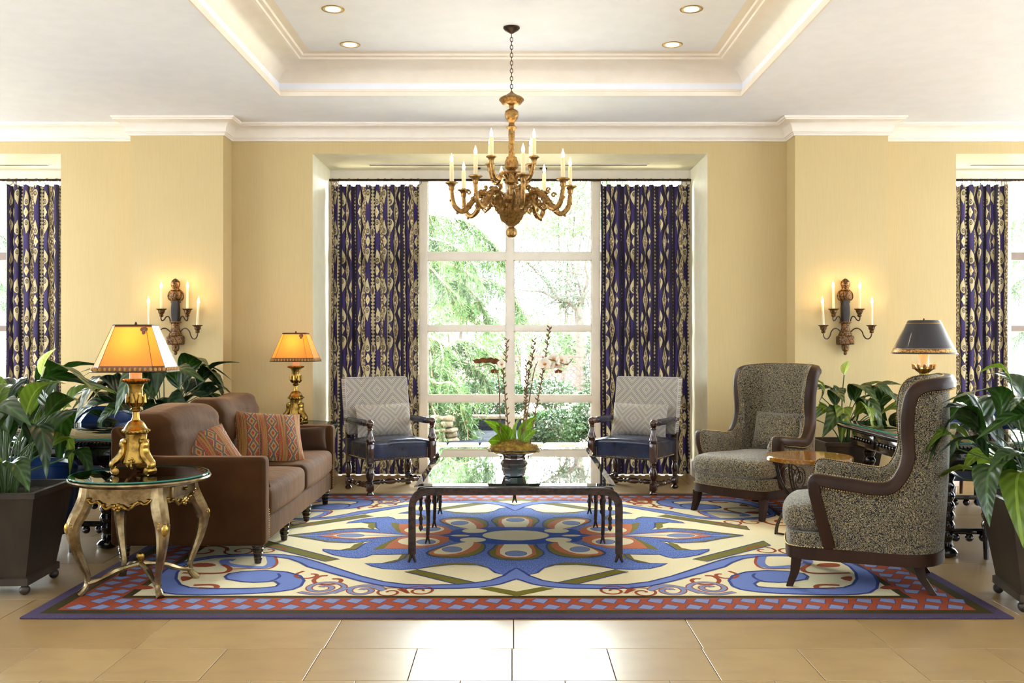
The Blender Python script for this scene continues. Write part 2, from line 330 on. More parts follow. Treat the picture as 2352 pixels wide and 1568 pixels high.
# ------------------------------------------------------------------ mesh helpers
class MB:
    def __init__(s): s.v, s.f, s.uv = [], [], None
    def add(s, vs, fs, T=None):
        n = len(s.v)
        s.v += [tuple(T @ Vector(p)) if T is not None else tuple(p) for p in vs]
        s.f += [tuple(i+n for i in f) for f in fs]; return s
    def box(s, x0, x1, y0, y1, z0, z1, T=None):
        v = [(x, y, z) for z in (z0, z1) for y in (y0, y1) for x in (x0, x1)]
        return s.add(v, [(0,2,3,1),(4,5,7,6),(0,1,5,4),(2,6,7,3),(0,4,6,2),(1,3,7,5)], T)
    def prism(s, poly, z0, z1, T=None):                    # poly in xy, extruded in z
        n = len(poly); v = [(p[0], p[1], z0) for p in poly]+[(p[0], p[1], z1) for p in poly]
        return s.add(v, [tuple(range(n))[::-1], tuple(range(n, 2*n))]+[(i, (i+1)%n, n+(i+1)%n, n+i) for i in range(n)], T)
    def rbox(s, x0, x1, y0, y1, z0, z1, r=.01, k=2, m=1, fn=None, T=None):   # rounded box, optional shaping function
        c = Vector(((x0+x1)/2, (y0+y1)/2, (z0+z1)/2)); h = Vector(((x1-x0)/2, (y1-y0)/2, (z1-z0)/2)); r = min(r, *h)*.999
        ax = []
        for a in range(3):
            e = h[a]-r; t = [e+r*math.tan(PI/4*i/k) for i in range(k, 0, -1)]
            mid = [e - 2*e*i/m for i in range(m+1)] if e > 1e-6 else [0]
            ax.append(t+mid+[-q for q in t[::-1]])
        idx, vs, fs = {}, [], []
        def vert(p):
            key = tuple(round(q, 5) for q in p)
            if key not in idx:
                inn = Vector([max(-(h[a]-r), min(h[a]-r, p[a])) for a in range(3)]); d = Vector(p)-inn
                q = inn + d.normalized()*r if d.length > 1e-9 else inn
                q = q + c
                if fn: q = Vector(fn(q.x, q.y, q.z))
                idx[key] = len(vs); vs.append(tuple(q))
            return idx[key]
        for a in range(3):
            b, d = (a+1)%3, (a+2)%3
            for sg in (1, -1):
                for i in range(len(ax[b])-1):
                    for j in range(len(ax[d])-1):
                        q = []
                        for (ii, jj) in ((i, j), (i+1, j), (i+1, j+1), (i, j+1)):
                            p = [0, 0, 0]; p[a] = sg*h[a]; p[b] = ax[b][ii]; p[d] = ax[d][jj]; q.append(vert(p))
                        if len(set(q)) > 2: fs.append(tuple(q) if sg > 0 else tuple(q[::-1]))
        return s.add(vs, fs, T)
    def lathe(s, prof, n=20, c=(0,0,0), T=None, flute=0, fa=0, sx=1, sy=1, twist=0, cap=True):
        vs, fs = [], []
        z0 = prof[0][1]
        for (r, z) in prof:
            for i in range(n):
                a = 2*PI*i/n; rr = max(r, 1e-4)*(1+fa*math.cos(flute*a+twist*(z-z0)) if flute else 1)
                vs.append((c[0]+rr*sx*math.cos(a), c[1]+rr*sy*math.sin(a), c[2]+z))
        for k in range(len(prof)-1):
            for i in range(n): fs.append((k*n+i, k*n+(i+1)%n, (k+1)*n+(i+1)%n, (k+1)*n+i))
        if cap: fs.append(tuple(range(n))[::-1]); fs.append(tuple(range((len(prof)-1)*n, len(prof)*n)))
        return s.add(vs, fs, T)
    def tube(s, pts, rad, n=8, T=None, closed=False, flat=1):
        pts = [Vector(p) for p in pts]; m = len(pts)
        if not hasattr(rad, '__len__'): rad = [rad]*m
        vs, fs = [], []; up = None
        for i in range(m):
            a = pts[(i-1)%m] if (i > 0 or closed) else pts[i]; b = pts[(i+1)%m] if (i < m-1 or closed) else pts[i]
            t = (b-a).normalized()
            if up is None: up = t.orthogonal().normalized() if abs(t.z) > .9 else t.cross(Vector((0,0,1))).cross(t).normalized()
            up = (up - t*up.dot(t)).normalized(); w = t.cross(up)
            for k in range(n):
                q = 2*PI*k/n; vs.append(tuple(pts[i]+(up*math.cos(q)+w*math.sin(q)*flat)*rad[i]))
        for i in range(m if closed else m-1):
            j = (i+1)%m
            for k in range(n): fs.append((i*n+k, i*n+(k+1)%n, j*n+(k+1)%n, j*n+k))
        if not closed: fs.append(tuple(range(n))[::-1]); fs.append(tuple(range((m-1)*n, m*n)))
        return s.add(vs, fs, T)
    def ball(s, c, r, n=8, m=6, sz=1, T=None):
        return s.lathe([(r*math.sin(PI*k/m), -r*sz*math.cos(PI*k/m)) for k in range(m+1)], n, c, T)
    def grid(s, fn, nu, nv, uvf=None, T=None, closed=False):
        n0 = len(s.v)
        vs = [fn(i/nu, j/nv) for i in range(nu+1) for j in range(nv+1)]
        fs = [(i*(nv+1)+j, (i+1)*(nv+1)+j, (i+1)*(nv+1)+j+1, i*(nv+1)+j+1) for i in range(nu) for j in range(nv)]
        s.add(vs, fs, T)
        if uvf: s.uv = (s.uv or []) + [uvf(i/nu, j/nv) for i in range(nu+1) for j in range(nv+1)]
        return s
    def mesh(s, name, mat, smooth=35):
        me = bpy.data.meshes.new(name); me.from_pydata(s.v, [], s.f)
        if mat is not None: me.materials.append(M[mat] if isinstance(mat, str) else mat)
        if s.uv:
            uvl = me.uv_layers.new(name='UVMap'); li = np.empty(len(me.loops), dtype=np.int32); me.loops.foreach_get('vertex_index', li)
            uvl.data.foreach_set('uv', np.array(s.uv, dtype=np.float32)[li].ravel())
        if smooth: me.shade_smooth(); me.set_sharp_from_angle(angle=R(smooth))
        return me
def link(name, me, parent=None, loc=(0,0,0), rot=(0,0,0), scale=(1,1,1)):
    o = bpy.data.objects.new(name, me); COL.objects.link(o); o.location = loc; o.rotation_euler = rot; o.scale = scale
    if parent: o.parent = parent
    return o
def part(name, mb, mat, parent=None, loc=(0,0,0), rot=(0,0,0), smooth=35, label=None, kind=None):
    o = link(name, mb.mesh(name, mat, smooth), parent, loc, rot)
    if label: o['label'] = label
    if kind: o['kind'] = kind
    return o
def tag(o, label, cat, group=None):
    o['label'] = label; o['category'] = cat
    if group: o['group'] = group
    return o
def thing(name, label, cat, loc=(0,0,0), rotz=0, group=None):
    return tag(link(name, None, None, loc, (0,0,rotz)), label, cat, group)
def struct(name, mb, mat, smooth=35, **kw):
    o = part(name, mb, mat, smooth=smooth, **kw); o['kind'] = 'structure'; return o
def dup(root, loc=None, rotz=None, label=None, group=None, scale=None):
    def cp(o, par):
        c = o.copy(); COL.objects.link(c)
        if par: c.parent = par
        for ch in list(o.children): cp(ch, c)
        return c
    kids = list(root.children); r = root.copy(); COL.objects.link(r)
    for k in kids: cp(k, r)
    if loc is not None: r.location = loc
    if rotz is not None: r.rotation_euler = (0, 0, rotz)
    if scale: r.scale = scale
    if label: r['label'] = label
    if group: r['group'] = group
    return r
def catmull(pts, n=6, closed=False):
    pts = [Vector(p) for p in pts]; out = []; m = len(pts)
    for i in range(m if closed else m-1):
        p = [pts[(i+k)%m] if closed else pts[max(0, min(m-1, i+k))] for k in (-1, 0, 1, 2)]
        for j in range(n):
            t = j/n
            out.append(.5*((2*p[1])+(-p[0]+p[2])*t+(2*p[0]-5*p[1]+4*p[2]-p[3])*t*t+(-p[0]+3*p[1]-3*p[2]+p[3])*t**3))
    if not closed: out.append(pts[-1])
    return out
def lerp(a, b, t): return a+(b-a)*t
def ticks(prof, lo, hi): return [(r, lo+z*(hi-lo)) for r, z in prof]

# ------------------------------------------------------------------ the room
YW, YG, ZC = 8.62, 9.48, 3.20            # wall face, glass plane, ceiling
XL, XR, YR = -8.0, 8.0, -3.6
ops = [(-7.6, -4.005), (-1.77, 1.735), (3.943, 7.5)]; ZO = 2.946
# floor: screed with individually laid limestone tiles
struct('floor', MB().box(XL, XR, YR, YG+.14, -.12, -.012), 'grout')
fl = bpy.data.objects['floor']
def tile(x0, x1, y0, y1):
    g = .0016; me = MB().rbox(x0+g-(x0+x1)/2, x1-g-(x0+x1)/2, y0+g-(y0+y1)/2, y1-g-(y0+y1)/2, -.0115, 0, .0012, 1).mesh('tile', 'stone', 0)
    return me
big = tile(0, .79, 0, .775); small = tile(0, .395, 0, .382)
def lay(me, x, y): link('tile', me, fl, (x, y, 0))
for k in range(-9, 9):                                       # two narrow rows of small tiles in front
    lay(small, .0+(k+.5)*.395, 4.048-.191)
for k in range(-9, 9): lay(small, .20+(k+.5)*.395, 3.666-.191)
for k in range(-9, 9): lay(small, .0+(k+.5)*.395, 3.284-.191)
for j in range(8):
    y = 4.048+.3875+j*.775
    for k in range(-8, 8):
        x = (k+.5)*.79 + .395*(j % 2) + .007
        if y+.39 > YG+.14 and False: continue
        if -1.9 < x-.02 < 1.9 and 4.9 < y < 7.6: continue    # hidden beneath the rug
        if abs(x) > .62*(y+.4)+.5: continue
        lay(big, x, y)
mb = MB()                                                    # plain stone elsewhere
mb.box(XL, XR, YR, 3.09, -.0115, 0); struct('floor_rear', mb, 'stone')
# back wall with three deep window recesses
mb = MB()
xs = [XL]+[v for o in ops for v in o]+[XR]
for i in range(0, 8, 2): mb.box(xs[i], xs[i+1], YW, YG+.12, 0, ZC+.5)
for a, b in ops: mb.box(a, b, YW, YG+.12, ZO, ZC+.5)
w = struct('wall_back', mb, 'wall', smooth=0)
w.data.materials.append(M['reveal'])
for p in w.data.polygons:                                    # painted reveals inside the recesses
    n, c = p.normal, p.center
    if abs(n.x) > .9 and abs(c.x) < 7.9 or (n.z < -.9 and c.z > 2): p.material_index = 1
struct('wall_left', MB().box(XL-.2, XL, YR, YG, 0, ZC), 'ceil')
struct('wall_right', MB().box(XR, XR+.2, YR, YG, 0, ZC), 'ceil')
struct('wall_rear', MB().box(XL, XR, YR-.2, YR, 0, ZC), 'ceil')
YP = 8.37
pil = [(-3.29, -2.49), (2.44, 3.243)]
for i, (a, b) in enumerate(pil): struct('wall_pilaster', MB().box(a, b, YP, YW, 0, ZC), 'wall', smooth=0)
# ceiling with a coved tray
TX0, TX1, TY0, TY1, ZT = -1.82, 1.80, 2.9, 7.59, 3.46
mb = MB(); mb.box(XL, TX0, YR, YG, ZC, ZC+.1); mb.box(TX1, XR, YR, YG, ZC, ZC+.1); mb.box(TX0, TX1, YR, TY0, ZC, ZC+.1); mb.box(TX0, TX1, TY1, YG, ZC, ZC+.1)
struct('ceiling', mb, 'ceil', smooth=0)
struct('ceiling_tray', MB().box(TX0+.15, TX1-.15, TY0+.15, TY1-.15, ZT, ZT+.1), 'ceil', smooth=0)
def loop_sweep(prof, rect, mat, name):                       # profile (inset, z) swept round a rectangle
    mb = MB(); x0, x1, y0, y1 = rect; vs = []
    for d, z in prof: vs += [(x0+d, y0+d, z), (x1-d, y0+d, z), (x1-d, y1-d, z), (x0+d, y1-d, z)]
    fs = [(k*4+i, k*4+(i+1)%4, k*4+4+(i+1)%4, k*4+4+i) for k in range(len(prof)-1) for i in range(4)]
    return struct(name, mb.add(vs, fs), mat, smooth=40)
cove = [(0, ZC+.02), (0, ZC-.004), (.012, ZC-.004), (.014, ZC+.03), (.004, ZC+.036), (.004, ZC+.05), (-.012, ZC+.056)]
for k in range(9): a = PI/2*k/8; cove.append((.212-.20*math.cos(a)-.02, ZC+.056+.165*math.sin(a)))
cove += [(.196, ZT-.036), (.206, ZT-.034), (.21, ZT-.02), (.236, ZT-.016), (.242, ZT-.001), (.30, ZT-.0005)]
loop_sweep(cove, (TX0, TX1, TY0, TY1), 'trim', 'ceiling_cove')
# crown moulding and skirting following the walls and pilasters
def run(path, prof, name, mat='trim'):                       # path xy open polyline, room on its right; prof (out, z)
    P = [Vector((p[0], p[1])) for p in path]; nrm = []
    for i in range(len(P)):
        ds = []
        if i > 0: ds.append((P[i]-P[i-1]).normalized())
        if i < len(P)-1: ds.append((P[i+1]-P[i]).normalized())
        ns = [Vector((d.y, -d.x)) for d in ds]
        n = ns[0] if len(ns) == 1 else (ns[0]+ns[1])/(1+ns[0].dot(ns[1]))
        nrm.append(n)
    vs = [(p.x+n.x*d, p.y+n.y*d, z) for p, n in zip(P, nrm) for d, z in prof]; m = len(prof)
    fs = [(i*m+k, (i+1)*m+k, (i+1)*m+k+1, i*m+k+1) for i in range(len(P)-1) for k in range(m-1)]
    return struct(name, MB().add(vs, fs), mat, smooth=40)
crown = [(.0, 3.052), (.014, 3.054), (.016, 3.066), (.022, 3.070), (.022, 3.078)]
for k in range(7): a = PI/2*k/6; crown.append((.030+.078*(1-math.cos(a)), 3.082+.088*math.sin(a)))
crown += [(.112, 3.172), (.112, 3.180), (.122, 3.186), (.126, 3.20)]
cp = [(XL, YR), (XL, YW)]+[q for a, b in pil for q in ((a, YW), (a, YP), (b, YP), (b, YW))]+[(XR, YW), (XR, YR)]
run(cp, crown, 'trim_crown')
base = [(.0, .15), (.008, .15), (.014, .138), (.018, .13), (.018, .0)]
def seg(pts, nm): run(pts, base, nm)
seg([(XL, YR), (XL, YW), (ops[0][0], YW), (ops[0][0], YG)], 'baseboard_left')
seg([(ops[0][1], YG), (ops[0][1], YW), (pil[0][0], YW), (pil[0][0], YP), (pil[0][1], YP), (pil[0][1], YW), (ops[1][0], YW), (ops[1][0], YG)], 'baseboard_back_left')
seg([(ops[1][1], YG), (ops[1][1], YW), (pil[1][0], YW), (pil[1][0], YP), (pil[1][1], YP), (pil[1][1], YW), (ops[2][0], YW), (ops[2][0], YG)], 'baseboard_back_right')
# windows: painted frames, bars and panes
def gx(px): return (px-1176)*YG/F
def gz(py): return H+(784-py)*YG/F
def window(name, x0, x1, posts, bars, dark=False):
    mb = MB(); ztop = 2.86
    mb.box(x0, x1, YG-.02, YG+.08, ztop, ZO)                 # head board
    mb.box(x0, x1, YG-.03, YG+.07, 0, .06)
    for a, b in posts: mb.box(a, b, YG-.03, YG+.07, .06, ztop)
    f = struct(name, mb, 'frame', smooth=0)
    b_ = MB()
    for z0, z1 in bars: b_.box(x0, x1, YG-.02, YG+.06, z0, z1)
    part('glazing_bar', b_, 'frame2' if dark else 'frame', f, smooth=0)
    s = MB()
    for i in range(len(posts)-1):
        a, c = posts[i][1], posts[i+1][0]; zz = [.06]+[v for t in reversed(bars) for v in t]+[ztop]
        for k in range(0, len(zz), 2):
            part('pane', MB().box(a, c, YG+.012, YG+.018, zz[k], zz[k+1]), 'pane', f, smooth=0)
            for q0, q1, r0, r1 in ((a, c, zz[k], zz[k]+.010), (a, c, zz[k+1]-.010, zz[k+1]), (a, a+.010, zz[k], zz[k+1]), (c-.010, c, zz[k], zz[k+1])):
                s.box(q0, q1, YG-.006, YG+.01, r0, r1)
    part('glazing_bead', s, 'frame', f, smooth=0)
    return f
bars = [(gz(597), gz(580)), (gz(760), gz(748)), (gz(922), gz(908))]
window('window_1', -1.77, 1.735, [(-1.77, -1.70), (gx(965), gx(982)), (gx(1163), gx(1180)), (gx(1359), gx(1377)), (1.66, 1.735)], bars)
window('window_2', -7.6, -4.005, [(-7.6, -7.53), (-6.65, -6.57), (-5.75, -5.67), (-4.92, -4.84), (-4.08, -4.005)], bars, True)
window('window_3', 3.943, 7.5, [(3.943, 4.01), (4.78, 4.86), (5.68, 5.76), (6.55, 6.63), (7.43, 7.5)], bars, True)
# linear air slots in the recess soffits and rod hangers
for (a, b) in ((-1.36, 1.29), (-7.2, -4.35), (4.30, 7.2)):
    mb = MB().box(a, b, 9.10, 9.19, ZO-.006, ZO+.002); v = struct('trim_air_slot', mb, 'trim', smooth=0)
    part('slot', MB().box(a+.02, b-.02, 9.125, 9.165, ZO-.010, ZO-.004), 'vent', v, smooth=0)
YD = 9.33
def dx(px): return (px-1176)*YD/F
def rod(x0, x1, label, hangers):
    t = thing('curtain_rod', label, 'curtain rod', ((x0+x1)/2, YD, 2.83))
    c = (x0+x1)/2
    part('rod', MB().tube([(x0-c, 0, 0), (x1-c, 0, 0)], .0125, 10), 'bronzerod', t)
    for h in hangers:
        mb = MB().tube([(h-c, 0, .01), (h-c, 0, ZO-2.83)], .011, 8); mb.box(h-c-.035, h-c+.035, -.02, .02, ZO-2.83-.012, ZO-2.83)
        part('bracket', mb, 'bronzerod', t)
rod(-1.755, 1.72, 'bronze curtain rod across the central window', [dx(1095), dx(1248)])
rod(-7.55, -4.02, 'bronze curtain rod across the window at the left edge', [-6.0])
rod(3.96, 7.45, 'bronze curtain rod across the window at the right edge', [5.7])
def curtain(x0, x1, label, n, seed, u0=0):
    rr = random.Random(seed); cw = x1-x0; cx = (x0+x1)/2
    t = thing('curtain', label, 'curtain', (cx, YD, 0), 0, 'patterned ikat curtains')
    # irregular fold phases
    brk = [0]
    for i in range(n): brk.append(brk[-1]+rr.uniform(.7, 1.3))
    brk = [b/brk[-1] for b in brk]; amps = [rr.uniform(.022, .036) for _ in range(n+1)]
    def ph(u):
        for i in range(n):
            if u <= brk[i+1]+1e-9: return i+(u-brk[i])/(brk[i+1]-brk[i])
        return n
    NU, NV = n*12, 14; P = []
    for i in range(NU+1):
        u = i/NU; p = ph(u); a = lerp(amps[int(min(p, n-1))], amps[min(int(p)+1, n)], p-int(p))
        P.append((x0-cx+cw*u+ .010*math.sin(4*PI*p), -a*math.cos(2*PI*p)))
    L = [0]
    for i in range(NU): L.append(L[-1]+math.dist(P[i], P[i+1]))
    zt, zb = 2.780, .012
    def fn(u, v):
        i = int(round(u*NU)); x, y = P[i]; k = .72+.34*(v)      # folds open towards the hem
        return (x+.004*math.sin(7*v+u*20), y*k, lerp(zt, zb, v)+(.006*math.cos(2*PI*ph(u)) if v == 0 else 0))
    def uv(u, v): return (u0+L[int(round(u*NU))], lerp(zt, zb, v))
    part('drape', MB().grid(fn, NU, NV, uv), 'ikat', t, smooth=80)
    for i in range(n+1):
        k = brk[i]*cw+x0-cx
        k = max(x0-cx+.01, min(x1-cx-.01, k)); an = rr.uniform(.3, 1.3)
        c = [(k+.031*math.cos(2*PI*j/14)*math.sin(an), .031*math.cos(2*PI*j/14)*math.cos(an), 2.8125+.031*math.sin(2*PI*j/14)) for j in range(14)]
        part('curtain_ring', MB().tube(c, .0028, 5, closed=True), 'bronzerod', t)
curtain(dx(762), dx(963), 'ikat curtain on the left of the central window, behind the left navy chair', 10, 3, 0)
curtain(dx(1379), dx(1583), 'ikat curtain on the right of the central window, behind the right navy chair', 10, 8, .1)
curtain(dx(18), -4.03, 'ikat curtain at the left edge of the room, above the potted lily', 9, 5, .2)
curtain(3.965, dx(2311), 'ikat curtain at the right edge of the room, behind the tall wing chair', 9, 11, .05)
# recessed downlights in the tray
for i, (x, y, lb) in enumerate(((-1.174, 6.37, 'recessed downlight, the front left one in the ceiling tray'), (1.177, 6.37, 'recessed downlight, the front right one in the ceiling tray'),
        (-1.189, 7.13, 'recessed downlight, the rear left one in the ceiling tray'), (1.177, 7.13, 'recessed downlight, the rear right one in the ceiling tray'))):
    t = thing('downlight', lb, 'downlight', (x, y, ZT), 0, 'recessed downlights')
    part('trim_ring', MB().lathe([(.066, 0), (.066, -.003), (.074, -.004), (.076, 0)], 28), 'brass', t)
    n = 24; vs, fs = [], []
    for r_, z in ((.067, -.002), (.060, .05), (.05, .075)):
        for k in range(n): vs.append((r_*math.cos(2*PI*k/n), r_*math.sin(2*PI*k/n), z-.003 if z > 0 else z))
    # shallow gilt reflector cone sits inside the trim ring, below the plaster
    vs = [(x_, y_, -.0035 + z_*.02) for x_, y_, z_ in vs]
    for j in range(2):
        for k in range(n): fs.append((j*n+k, (j+1)*n+k, (j+1)*n+(k+1)%n, j*n+(k+1)%n))
    part('reflector', MB().add(vs, fs), Mat('gilt_reflector', srgb(240,214,150), .3, .8).m if i == 0 else bpy.data.materials['gilt_reflector'], t)
    part('lamp', MB().lathe([(.05, -.0035), (.05, -.0028)], 20), 'down', t)
    light('downlight_spot', 'SPOT', (x, y, ZT-.03), (0, 0, 0), 6, (1, .88, .7), spot_size=R(85), spot_blend=.9, shadow_soft_size=.05)

# ------------------------------------------------------------------ the rug (tufted motifs are flat shapes laid layer over layer)
RX0, RX1, RY0, RY1 = -2.27, 2.315, 4.473, 8.12
RCX, RCY = .024, 6.356
rug = thing('area_rug', 'large rug with blue flower medallion, scrolls and orange lozenge border under the seating', 'rug', (RCX, RCY, 0))
RT = .010
RS = RT+.0032                                             # furniture stands on the pile
def w2r(p): return (p[0]-RCX, p[1]-RCY)
def Z3(x, y): px, py = 600+x/3.92, 1130+y/3.92; d = py-784; return (0.0 if x >= 2289 else (px-1176)*H/d-RCX, F*H/d-RCY)
def Z2(x, y): return Z3(x-1568, y)
part('rug_base', MB().rbox(RX0-RCX, RX1-RCX, RY0-RCY, RY1-RCY, 0, RT, .004, 1), 'r_purple', rug)
ZJ = [0]
def flat(mb, poly, z):
    n = len(mb.v); ZJ[0] = (ZJ[0]+1) % 9; z += ZJ[0]*.00002
    mb.v += [(p[0], p[1], z) for p in poly]; mb.f.append(tuple(range(n, n+len(poly))))
MIR = ((1, 1), (-1, 1), (1, -1), (-1, -1)); TWO = ((1, 1), (1, -1)); SIDE = ((1, 1), (-1, 1))
class Layer:                                                 # one tufted colour, mirrored quadrants; every motif its own piece unless joined
    def __init__(s, name, mat, z, joined=False): s.name, s.mat, s.z, s.joined = name, mat, RT+z*.0002, joined; s.mb = MB()
    def out(s):
        if not s.joined: part(s.name, s.mb, s.mat, rug, smooth=0); s.mb = MB()
    def poly(s, pts, ks=MIR, smooth=0):
        if smooth: pts = [(p.x, p.y) for p in catmull([(a, b, 0) for a, b in pts], smooth, True)]
        for a, b in ks:
            flat(s.mb, [(x*a, y*b) for x, y in (pts if a*b > 0 else pts[::-1])], s.z); s.out()
    def stroke(s, pts, w, closed=False, smooth=4, ks=MIR):
        P = [Vector((p[0], p[1], 0)) for p in pts]
        if smooth: P = catmull(P, smooth, closed)
        m = len(P); n = []
        for i in range(m):
            a = P[(i-1) % m] if (i > 0 or closed) else P[i]; b = P[(i+1) % m] if (i < m-1 or closed) else P[i]
            t = (b-a); t = t.normalized() if t.length > 1e-9 else Vector((1, 0, 0)); n.append(Vector((-t.y, t.x, 0)))
        for a, b in ks:
            k = len(s.mb.v); ZJ[0] = (ZJ[0]+1) % 9
            for i_, (p, q) in enumerate(zip(P, n)):
                for sg in (1, -1): r = p+q*sg*w/2; s.mb.v.append((r.x*a, r.y*b, s.z+ZJ[0]*.00002+i_*.000003))
            for i in range(m if closed else m-1):
                j = (i+1) % m; f = (k+2*i, k+2*i+1, k+2*j+1, k+2*j); s.mb.f.append(f if a*b > 0 else f[::-1])
            s.out()
    def done(s):
        if s.joined: part(s.name, s.mb, s.mat, rug, smooth=0, kind='stuff')
def rect(L, d):                                              # nested border rectangles
    flat(L.mb, [(RX0-RCX+d, RY0-RCY+d), (RX1-RCX-d, RY0-RCY+d), (RX1-RCX-d, RY1-RCY-d), (RX0-RCX+d, RY1-RCY-d)], L.z); L.out()
for nm, mt, z, d in (('olive_band', 'r_olived', 1, .062), ('rust_band', 'r_rust', 2, .119), ('inner_olive_band', 'r_olived', 3, .336), ('cream_field', 'r_cream', 4, .376)):
    L = Layer(nm, mt, z); rect(L, d)
L = Layer('border_lozenge', 'r_grey', 4); Lb = Layer('lozenge_outlines', 'r_line', 3.5, True)
def loz(T, n, step):
    for k in range(n):
        for row in (0, 1):
            x = (k+.5+.5*row-n/2)*step; y0 = .125+.104*row
            pts = [(x-.046, y0+.024), (x+.012, y0+.006), (x+.040, y0+.056), (x-.014, y0+.092)] if row == 0 else [(x-.042, y0+.045), (x+.018, y0+.006), (x+.042, y0+.078), (x-.018, y0+.092)]
            pts = [T(*p) for p in pts]
            flat(L.mb, pts, L.z); L.out(); c = (sum(p[0] for p in pts)/4, sum(p[1] for p in pts)/4)
            flat(Lb.mb, [(c[0]+(p[0]-c[0])*1.13, c[1]+(p[1]-c[1])*1.13) for p in pts], Lb.z)
wx, wy = (RX1-RX0)/2, (RY1-RY0)/2; mx_, my_ = (RX0+RX1)/2-RCX, (RY0+RY1)/2-RCY
loz(lambda x, y: (mx_+x, my_-wy+y), 38, .1135); loz(lambda x, y: (mx_-x, my_+wy-y), 38, .1135)
loz(lambda x, y: (mx_-wx+y, my_-x), 26, .1135); loz(lambda x, y: (mx_+wx-y, my_+x), 26, .1135)
Lb.done()
def z3(*a): return [Z3(*p) for p in a]
def z2(*a): return [Z2(*p) for p in a]
def rect(L, d):                                              # nested border rectangles
    flat(L.mb, [(RX0-RCX+d, RY0-RCY+d), (RX1-RCX-d, RY0-RCY+d), (RX1-RCX-d, RY1-RCY-d), (RX0-RCX+d, RY1-RCY-d)], L.z)
for nm, mt, z, d in (('olive_band', 'r_olived', 1, .062), ('rust_band', 'r_rust', 2, .119), ('inner_olive_band', 'r_olived', 3, .336), ('cream_field', 'r_cream', 4, .376)):
    L = Layer(nm, mt, z); rect(L, d); L.done()
L = Layer('border_lozenges', 'r_grey', 4); Lb = Layer('lozenge_outline', 'r_line', 3.5)
def loz(T, n, step):
    for k in range(n):
        for row in (0, 1):
            x = (k+.5+.5*row-n/2)*step; y0 = .125+.104*row; sk = -.022 if row == 0 else .022
            q = [(-.5+0, .10), (.05, .55), (.30, .98), (-.22, .50)]
            pts = [(x-.052, y0+.02), (x+.012, y0+.004), (x+.048, y0+.060), (x-.016, y0+.098)] if row == 0 else [(x-.048, y0+.045), (x+.020, y0+.004), (x+.050, y0+.082), (x-.022, y0+.098)]
            pts = [T(*p) for p in pts]
            flat(L.mb, pts, L.z); c = (sum(p[0] for p in pts)/4, sum(p[1] for p in pts)/4)
            flat(Lb.mb, [(c[0]+(p[0]-c[0])*1.13, c[1]+(p[1]-c[1])*1.13) for p in pts], Lb.z)
wx, wy = (RX1-RX0)/2, (RY1-RY0)/2; mx_, my_ = (RX0+RX1)/2-RCX, (RY0+RY1)/2-RCY
loz(lambda x, y: (mx_+x, my_-wy+y), 38, .1135); loz(lambda x, y: (mx_-x, my_+wy-y), 38, .1135)
loz(lambda x, y: (mx_-wx+y, my_-x), 26, .1135); loz(lambda x, y: (mx_+wx-y, my_+x), 26, .1135)
L.done(); Lb.done()
# medallion and scrolls, traced as one quadrant and mirrored
mass = z3((2290,700),(2190,765),(2110,745),(2050,700),(1950,675),(1750,668),(1560,686),(1400,710),(1250,715),(1100,708),(1000,685),(935,660),(1080,660),(1200,650),(1290,610),(1320,575),(1150,578),(1000,578),(940,600),(880,612),(780,605),(650,582),(560,545),(550,530),(700,540),(850,535),(930,480),(1000,455),(800,475),(600,465),(440,435),(240,405),(2290,405))
ribbon = z3((2290,700),(2240,730),(2180,772),(2060,815),(1900,840),(1700,852),(1500,855),(1300,850),(1100,825),(900,775),(700,710),(520,650),(350,600),(200,580),(0,575)) + \
  z2((1400,575),(1150,590),(950,622),(830,662),(700,722),(640,775),(612,830),(625,885),(690,925),(800,940),(1000,946),(1250,940),(1500,932),(1700,918),(1850,897),(1925,865),(1955,815),(1920,772),(1800,737),(1600,722),(1400,732),(1280,752),(1242,778),(1260,802),(1400,826),(1500,832),(1620,826),(1690,820),(1728,845),(1700,870),(1600,880),(1400,888),(1100,888),(920,878),(840,852),(800,800),(810,745),(860,690),(950,642),(1150,608),(1400,592)) + \
  z3((0,590),(100,595),(250,615),(350,650),(420,690),(560,728),(720,772),(900,822),(1100,865),(1300,885),(1550,888),(1800,885),(2000,873),(2150,848),(2290,800))
L = Layer('olive_bar', 'r_olive', 6)
bars_ = [z3((60,455),(705,622),(580,643),(0,495)), z3((1295,735),(1400,715),(1950,838),(1770,852)), z3((1960,888),(2070,870),(2290,913),(2290,958))]
for b in bars_: L.poly(b)
L.done()
Lo = Layer('motif_outlines', 'r_line', 12, True)
for b in bars_[:2]: Lo.stroke(b, .010, True, 0)
L = Layer('blue_flower_quarter', 'r_mass', 7); L.poly(mass); L.done(); Lo.stroke(mass[:-1], .012, False, 0)
L = Layer('pale_blue_scroll', 'r_lblue', 8); L.poly(ribbon); 
hook = z2((1310,700),(1450,698),(1620,700),(1690,660),(1690,600))
L.stroke(z2((1330,628),(1240,630),(1260,665),(1430,688),(1600,692),(1665,655),(1650,592)), .055)
L.done(); Lo.stroke(ribbon, .016, False, 0); Lo.stroke(z2((1622,827),(1695,806),(1735,776),(1718,752)), .016)
L = Layer('olive_petal', 'r_olive', 9)
L.poly(z3((2110,745),(2050,698),(1950,672),(1750,665),(1560,683),(1420,704),(1560,670),(1700,652),(1860,650),(1980,668),(2060,700)))
L.poly(z3((1060,662),(1200,652),(1340,604),(1340,572),(1270,575),(1230,622)))
L.poly(z3((690,540),(800,518),(840,485),(930,462),(900,500),(850,537)))
L.poly(z3((240,402),(440,432),(600,463),(800,473),(900,465),(800,466),(620,455),(470,428),(330,405)))
L.poly(z3((1005,538),(1060,500),(1150,455),(1240,420),(1170,478),(1110,525)))
